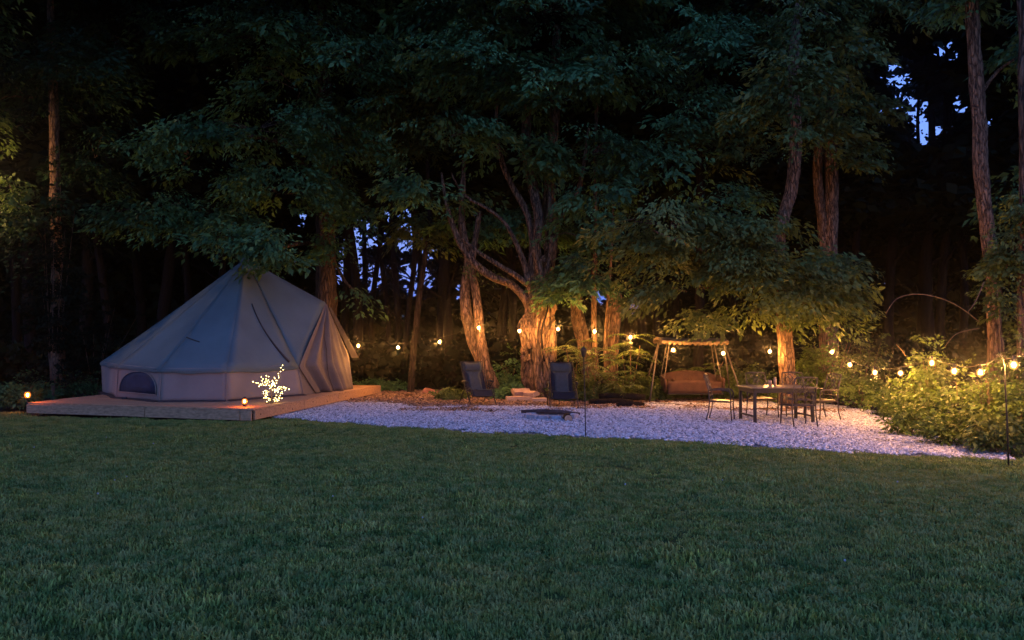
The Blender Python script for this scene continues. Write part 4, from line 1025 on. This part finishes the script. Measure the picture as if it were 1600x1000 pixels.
simple_tree('left_edge_tree', 'leafy tree at the left picture edge with a few yellow lit leaves', 20.4, [(-40, 640), (-40, 450), (-36, 300), (-30, 100), (-30, -60)], [.2, .18, .16, .12, .08], 'bark', 14,
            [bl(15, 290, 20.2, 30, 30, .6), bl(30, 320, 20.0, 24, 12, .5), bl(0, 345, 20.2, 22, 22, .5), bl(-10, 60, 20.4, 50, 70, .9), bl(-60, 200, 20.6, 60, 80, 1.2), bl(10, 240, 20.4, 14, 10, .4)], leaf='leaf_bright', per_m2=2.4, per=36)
# lamp hung from that tree (its glow on the bark shows in the photo)
lamp_at = Vector((-14.7, 19.3, 5.7)); lt = empty('hanging_lantern', lamp_at)
tag(lt, 'lantern hung from the left edge tree, just outside the picture, lighting its leaves', 'lantern')
MB().tube([(0, 0, .18), (0, 0, .9)], .006, 5).build('hook', 'metal_dark', lt)
MB().tube([(0, 0, .12), (0, 0, .18)], [.14, .03], 10).build('cap', 'metal_dark', lt)
MB().sphere((0, 0, 0), .08, 10, 8).build('lamp_globe', 'lantern', lt)
MB().tube([(0, 0, -.12), (0, 0, -.09)], .11, 10).build('base', 'metal_dark', lt)

# --- dark trees deep in the wood
rb = random.Random(3)
bgx = []
def bg_tree(px, Y, r, wob, crown_z, group=True, seed=0):
    x = (px - 800) / 1200 * Y; gz = hump(x, Y)
    O = Vector((x, Y, gz - .1)); t = empty('woodland_tree', O)
    tag(t, 'dark slim tree deep in the black wood behind the clearing', 'tree', 'dark trees deep in the wood')
    pts_ = []; xx = 0
    for k in range(7):
        pts_.append(Vector((xx, wob * math.sin(k + seed) * .3, k * 2.4))); xx += rb.uniform(-.28, .28) * wob
    pp_ = path(pts_, 3); mb = MB(); mb.tube(pp_, lerp_r([r * 1.25, r, r * .9, r * .75, r * .6, r * .45, r * .25], len(pp_)), 8, rough=.12, seed=seed)
    mb.build('trunk', 'bark_dark', t, smooth=True)
    for k in range(4):
        h = rb.uniform(2.6, 8); a = rb.uniform(0, 6.28); L = rb.uniform(.8, 2.2)
        j = min(len(pp_) - 1, int(h / 14.4 * len(pp_))); p0 = pp_[j]
        mb = MB(); mb.tube([p0, p0 + Vector((math.cos(a) * L * .5, math.sin(a) * L * .5, L * .35)), p0 + Vector((math.cos(a) * L, math.sin(a) * L, L * .55))], [r * .3, r * .2, r * .08], 5); mb.build('branch', 'bark_dark', t)
    lv = Leaves()
    C, U = blob_sprays((0, 0, crown_z + 3.4, 2.6, 2.6, 3.6), 46); lv.sprays(C, U, NR.uniform(.6, 1.1, len(C)), 22, .42, ratio=.5)
    lv.build('crown', 'leaf_far_shaded', t)
for i, px in enumerate([540, 556, 573, 588, 603, 618, 633, 652, 680, 694, 708, 783, 800, 975, 998, 1013, 1034, 1150, 1180, 1350, 1392, 1430, 1452, 1475, 1500, 1580, 1640,
                        20, 60, 130, 170, 215, 260, 300, 345, 1320, 1250, 1060, 1100, -60, -20]):
    Yt = rb.uniform(28, 40); inner = 520 < px < 720 or 960 < px < 1050
    bg_tree(px, Yt, rb.uniform(.10, .22) if inner else rb.uniform(.14, .28), 1.0, 7.5 if inner else (19 if 1340 < px < 1560 else rb.uniform(5.0, 8)), seed=i * 1.7)

# --- far wood: uncountable mass of foliage closing the view, thin where the dusk shows through
def far_wood(name, n, x0, x1, y0, y1, z1, L, gaps, seed, lab, density=None):
    rng = np.random.default_rng(seed)
    v = np.stack([rng.uniform(x0, x1, n), rng.uniform(y0, y1, n), rng.uniform(0, z1, n)], 1)
    v[:, 2] += np.clip((v[:, 1] - 30) * .055, 0, 3.2)
    px, py = to_pix(v)
    keep = np.ones(n, bool)
    for (cx, cy, rx, ry, dens) in gaps:
        ins = ((px - cx) / (rx + 3)) ** 2 + ((py - cy) / (ry + 3)) ** 2 < 1 + .25 * np.sin(px * .11) + .25 * np.sin(py * .17)
        keep &= ~(ins & (rng.random(n) > dens))
    v = v[keep]; k = len(v)
    lv = Leaves(); d = rng.normal(0, 1, (k, 3)); d[:, 2] = -abs(d[:, 2]) * .6; nr = rng.normal(0, .6, (k, 3)); nr[:, 1] -= 1.0
    LL = L * rng.uniform(.5, 1.3, k); lv.put(v, d, nr, LL, LL * .6, rng.random(k))
    o = lv.build(name, 'leaf_far_shaded'); tag(o, lab, 'woodland', kind='stuff'); return o
gaps = [(552, 385, 22, 60, .10), (575, 435, 20, 30, .25), (545, 415, 25, 24, .04), (596, 425, 9, 22, .1), (626, 410, 8, 40, .15), (648, 440, 10, 22, .08), (668, 432, 10, 24, .08), (665, 390, 16, 20, .4), (610, 350, 50, 30, .5), (718, 450, 10, 26, .2),
        (745, 345, 8, 12, .2), (755, 365, 8, 8, .2), (990, 478, 16, 14, .12), (940, 460, 14, 20, .25), (1060, 480, 10, 5, .2), (1015, 482, 12, 8, .15),
        (1408, 112, 22, 26, .15), (1428, 158, 30, 26, .15), (1452, 198, 32, 24, .02), (1508, 165, 16, 20, .2), (1375, 165, 18, 8, .2), (1485, 75, 26, 18, .3), (1555, 185, 16, 16, .3),
        (1172, 98, 12, 8, .2), (1210, 65, 8, 9, .2), (1105, 102, 6, 4, .2), (333, 315, 6, 5, .2), (472, 335, 10, 12, .2)]
gaps = [(a, b, c, d, e * .3) for a, b, c, d, e in gaps]
far_wood('far_wood', 250000, -48, 48, 41, 58, 27, .75, gaps, 1, 'black mass of distant woodland with dusk sky showing through gaps')
def twig_screen(n, seed):
    rng = np.random.default_rng(seed); vs = []
    for (cx, cy, rx, ry, e) in gaps:
        k = int(n * rx * ry / 900) + 8
        Y = rng.uniform(34, 40, k); px = cx + rng.uniform(-1.3, 1.3, k) * rx; py = cy + rng.uniform(-1.3, 1.3, k) * ry
        q = np.array([noise.noise(Vector((a * .06, b * .08, 4.0))) for a, b in zip(px, py)]) > -.08
        Y, px, py = Y[q], px[q], py[q]
        vs.append(np.stack([(px - 800) / 1200 * Y, Y, CAMZ - (py - 535) / 1200 * Y], 1))
    v = np.concatenate(vs); k = len(v); d = rng.normal(0, 1, (k, 3)); d[:, 2] = -abs(d[:, 2]); nr = rng.normal(0, .5, (k, 3)); nr[:, 1] -= 1
    LL = rng.uniform(.12, .28, k); lv = Leaves(); lv.put(v, d, nr, LL, LL * .6, rng.random(k)); o = lv.build('thin_foliage', 'leaf_far_shaded')
    tag(o, 'sparse fine foliage of the far trees against the dusk sky', 'foliage', kind='stuff')
twig_screen(230, 9)
far_wood('undergrowth', 26000, -30, 30, 26, 40, 1.7, .35, [], 2, 'dark undergrowth filling the wood behind the trees')
def wood_roof(name, n, x0, x1, y0, y1, z0, z1, L, lab, seed):
    rng = np.random.default_rng(seed)
    v = np.stack([rng.uniform(x0, x1, n), rng.uniform(y0, y1, n), rng.uniform(z0, z1, n)], 1)
    px, py = to_pix(v); keep = np.ones(n, bool)
    for (cx, cy, rx, ry, dens) in gaps: keep &= ~((abs(px - cx) < rx + 13) & (abs(py - cy) < ry + 11))
    keep &= (py < -20) | (v[:, 1] > 24)
    v = v[keep]; k = len(v); lv = Leaves(); d = rng.normal(0, 1, (k, 3)); d[:, 2] *= .3; nr = rng.normal(0, .4, (k, 3)); nr[:, 2] += 1
    LL = L * rng.uniform(.5, 1.3, k); lv.put(v, d, nr, LL, LL * .6, rng.random(k)); o = lv.build(name, 'leaf_far_shaded'); tag(o, lab, 'woodland', kind='stuff')
wood_roof('wood_canopy', 60000, -40, 40, 19, 44, 11, 16, 1.0, 'closed roof of leaves high over the wood', 5)
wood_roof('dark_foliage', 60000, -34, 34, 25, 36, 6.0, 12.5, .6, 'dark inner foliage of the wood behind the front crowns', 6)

# ================================================================== SHRUBS
def shrub(px, Y, wpx, top_py, m, L, n, per, label, name='shrub', group=None, cat='shrub', droop=.2, low=0.0):
    tp = P(px, top_py, Y); O = Vector((tp.x, Y, 0)); t = empty(name, O); tag(t, label, cat, group)
    h = tp.z; rx = wpx / 1200 * Y
    for k in range(6):
        a = R.uniform(0, 6.28); q = R.uniform(.3, .8)
        mb = MB(); mb.tube([(0, 0, 0), (math.cos(a) * rx * q * .5, math.sin(a) * rx * q * .4, h * .45), (math.cos(a) * rx * q, math.sin(a) * rx * q * .7, h * R.uniform(.7, .95))], [.014, .010, .004], 5); mb.build('stem', 'twig', t)
    lv = Leaves(); C, U = blob_sprays((0, 0, h * .52 + low, rx, rx * .75, h * .5), n, shell=(.35, 1.0), front=.35)
    C[:, 2] = np.abs(C[:, 2]) + .03
    lv.sprays(C, U, NR.uniform(.16, .34, len(C)), per, L, ratio=.55, droop=droop)
    C, U = blob_sprays((0, 0, h * .72, rx * .9, rx * .6, h * .42), n // 3, shell=(.95, 1.42), front=.2)
    lv.sprays(C, U, NR.uniform(.08, .16, len(C)), per // 2, L, ratio=.55, droop=-.6)
    lv.build('foliage', m, t); return t
hedge = [(1300, 19.4, 60, 505, 'tall bright leafed shrub right of the tree, a bulb glowing inside it'),
         (1345, 18.2, 42, 585, 'low dark shrub just right of the table under two bulbs'),
         (1392, 16.6, 45, 600, 'spreading shrub at the back curve of the gravel'),
         (1345, 20.5, 50, 520, 'dark shrub behind the bulbs at the right of the table'),
         (1440, 14.6, 48, 572, 'yellow green shrub in the hedge left of the bulb wrapped in leaves'),
         (1455, 13.9, 26, 545, 'upright bright shrub wrapped round a bulb in the hedge'),
         (1420, 13.2, 45, 630, 'low leafy clump overhanging the gravel left of the hedge'),
         (1500, 12.6, 50, 585, 'dense shrub between the two bulbs left of the hooked pole'),
         (1480, 11.9, 45, 645, 'low weeds at the gravel edge in front of the hedge'),
         (1545, 11.6, 40, 575, 'bright yellow green shrub just left of the hooked pole'),
         (1550, 11.0, 40, 650, 'dark leafy weeds at the foot of the hooked pole'),
         (1605, 11.2, 45, 590, 'yellow lit shrub right of the hooked pole at the picture edge'),
         (1600, 12.8, 55, 520, 'tall dim shrub behind the last bulb at the right edge')]
for i, (px, Y, wp, ty, lab) in enumerate(hedge):
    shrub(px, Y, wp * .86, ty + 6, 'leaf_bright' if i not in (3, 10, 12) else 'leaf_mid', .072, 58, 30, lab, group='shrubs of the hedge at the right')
# vines climbing the tall right trunk
for px, Y, py, wp, hp_, lab in ((1560, 15.0, 440, 32, 60, 'leafy vine climbing the lower tall right trunk'), (1590, 14.6, 380, 34, 80, 'dark leafy growth beside the tall right trunk'), (1600, 15.3, 500, 40, 50, 'dim foliage behind the last bulb')):
    p = P(px, py, Y); O = Vector((p.x, Y, 0)); t = empty('climbing_vine', O); tag(t, lab, 'vine')
    MB().tube([(0, .1, 0), (.05, .05, p.z * .5), (0, 0, p.z)], [.02, .015, .008], 6).build('stem', 'twig', t)
    crown(t, O, [(p.x, Y, p.z, wp / 1200 * Y, .5, hp_ / 1200 * Y)], 7, 40, .10, 'leaf_mid', (.15, .35), name='foliage')
# arching bramble canes
for pts_, lab in (([(1384, 490), (1400, 468), (1425, 460), (1455, 462), (1485, 472), (1510, 487), (1530, 503)], 'long arching bare bramble cane above the hedge'),
                  ([(1474, 545), (1490, 525), (1505, 518), (1530, 513)], 'short curved bare cane above the hedge'),
                  ([(1400, 538), (1408, 546), (1415, 556)], 'bare twig sticking up out of the bright shrub'),
                  ([(1512, 488), (1525, 470), (1538, 440)], 'thin twig slanting up beside the tall right trunk')):
    c = [P(a, b, 14.4 + .1 * k) for k, (a, b) in enumerate(pts_)]; O = Vector((c[-1].x, c[-1].y, 0))
    pp_ = path(c, 4); mb = MB(); mb.tube([p - O for p in pp_], lerp_r([.005, .008, .010], len(pp_)), 6)
    o = mb.build('bramble_cane', 'twig', smooth=True); o.location = O; tag(o, lab, 'cane')

# --- sumac like plants with long feather leaves behind the torch
def frond_plant(px, Y, tops, label, m='leaf_mid', nfr=9, LL=.75):
    O = Vector((P(px, 600, Y).x, Y, 0)); t = empty('feather_leaf_plant', O); tag(t, label, 'plant', 'feather leafed plants behind the torch')
    lv = Leaves(); rng = np.random.default_rng(int(px))
    for (tx, ty) in tops:
        top_ = P(tx, ty, Y + R.uniform(-.3, .3)) - O
        MB().tube([(R.uniform(-.1, .1), 0, 0), Vector((top_.x * .5, top_.y * .5, top_.z * .5)), top_], [.022, .016, .008], 6).build('stem', 'bark_pale', t)
        for k in range(nfr):
            a = 2 * math.pi * (k + R.random()) / nfr; up_ = R.uniform(.1, .6); ln = LL * R.uniform(.7, 1.15)
            st = top_ * R.uniform(.72, 1.0)
            pts_ = []
            for j in range(13):
                s = j / 12 * ln; pts_.append(st + Vector((math.cos(a) * s, math.sin(a) * s, up_ * s - .75 * s * s)))
            mb = MB(); mb.tube(pts_[::3], [.006, .005, .004, .003, .002], 4); mb.build('leaf_stalk', 'twig', t)
            for j in range(2, 13):
                p = np.array(pts_[j]); ax = np.array(pts_[j]) - np.array(pts_[j - 1]); ax /= np.linalg.norm(ax)
                sd = np.cross(ax, [0, 0, 1.0]); sd /= np.linalg.norm(sd)
                l_ = .17 * math.sin(math.pi * (j + 1) / 15) * R.uniform(.8, 1.1)
                for sg in (-1, 1):
                    lv.put(p[None], (sd * sg + ax * .45 + np.array([0, 0, -.25]))[None], np.array([[0, 0, 1.0]]) + rng.normal(0, .15, (1, 3)), np.array([l_]), np.array([l_ * .3]), np.array([rng.random()]))
    lv.build('foliage', m, t)
frond_plant(895, 21.0, [(885, 545), (905, 530), (897, 575)], 'feather leafed plant between the blue recliner and the torch')
frond_plant(925, 20.6, [(915, 560), (935, 545), (940, 590)], 'feather leafed plant right behind the torch head')
frond_plant(985, 20.9, [(985, 520), (1000, 540), (972, 555), (992, 580)], 'bright feather leafed plant glowing around a hidden bulb left of the swing', 'leaf_bright')
frond_plant(960, 20.5, [(958, 585), (975, 600)], 'low feather leafed plant at the foot of the broken stump')
frond_plant(1100, 21.6, [(1075, 578), (1100, 575), (1130, 565), (1150, 580)], 'feather leafed plant lit by bulbs behind the swing seat', 'leaf_bright', 8, .6)
for px, Y, wp, ty, m, lab in ((705, 21.2, 22, 612, 'leaf_mid', 'small low bush left of the sideways turned recliner'), (795, 21.5, 26, 605, 'leaf_dark', 'low dark bush between recliner and firewood'),
                           (900, 20.9, 40, 600, 'leaf_mid', 'low bush behind the blue recliner'), (950, 20.8, 45, 600, 'leaf_mid', 'low bush behind the log heap'), (1010, 20.9, 30, 590, 'leaf_mid', 'low bush left of the swing legs'),
                           (1060, 22.0, 45, 612, 'leaf_mid', 'low growth under the swing'), (1170, 21.6, 40, 575, 'leaf_mid', 'mid high bush between swing and single tree'), (1240, 20.3, 60, 612, 'leaf_mid', 'low bush behind the table'),
                           (1265, 19.8, 22, 540, 'leaf_bright', 'sprig of bright leaves right of the single tree'), (800, 22.6, 30, 560, 'leaf_dark', 'dark bush in shade left of the big tree'),
                           (1130, 21.4, 30, 598, 'leaf_mid', 'low bush by the right swing leg'), (20, 18.6, 50, 600, 'leaf_dark', 'dark weeds beyond the left end of the deck'), (590, 25, 40, 595, 'leaf_dark', 'dark low bush beyond the deck end'), (90, 21.5, 70, 590, 'leaf_dark', 'dark bush left behind the deck')):
    shrub(px, Y, wp, ty, m, .085, 70, 36, lab)

# --- unseen tree added left of the picture; its boughs shade the tent and lawn
O = Vector((-15.5, 9.5, 0)); t = empty('unseen_shade_tree', O); tag(t, 'unseen broad tree added outside the left edge to shade the tent and lawn', 'tree')
limb(t, O, [O, O + Vector((.2, 0, 3)), O + Vector((.5, .3, 7)), O + Vector((1.5, .5, 11))], [.5, .4, .35, .2], 'trunk', 'bark', 14)
limb(t, O, [O + Vector((.5, .3, 7)), O + Vector((3, 1, 9.5)), O + Vector((7, 2, 10.5))], [.25, .18, .06], 'limb', 'bark_pale', 10)
crown(t, O, [(-15, 11, 11.5, 5, 5, 2.2), (-10.5, 13.5, 11.4, 3.8, 4, 1.6), (-14, 15.5, 11, 4, 4, 2), (-7, 16, 11.6, 3.4, 2.6, 1.3), (-14, 5.5, 9.5, 5, 5, 2.2), (-11, 3.5, 9, 5, 4.5, 2), (-8.5, 0, 9, 5, 4, 2), (-12, 9.5, 10, 4, 4, 2)], 1.6, 34, .3, 'leaf_dark', (.6, 1.1), front=0)
# fine mist added to the air; stands in for the bulbs' lens glow
HZ = True
if HZ:
    m = bpy.data.materials.new('mist'); m.use_nodes = True; nt = m.node_tree
    nt.nodes.remove(nt.nodes['Principled BSDF'])
    pv = nt.nodes.new('ShaderNodeVolumePrincipled'); pv.inputs['Color'].default_value = (1, 1, 1, 1)
    pv.inputs['Density'].default_value = 0.0009; pv.inputs['Anisotropy'].default_value = 0.965
    nt.links.new(pv.outputs[0], nt.nodes['Material Output'].inputs['Volume'])
    M['mist'] = m
    mb = MB().box((0, 0, 15.5), (310, 310, 33.6)); o = mb.build('haze', 'mist'); tag(o, 'thin mist added to the night air to give the bulbs a glow', 'haze', kind='stuff')

shrub(88, 20.7, 44, 315, 'leaf_far_shaded', .10, 150, 40, 'near black bush added for the darkness over the lower trunk at the far left')  # bush added where the trunk only stands in darkness
shrub(150, 22.4, 90, 470, 'leaf_far_shaded', .10, 110, 40, 'unlit bush behind the left corner of the tent')
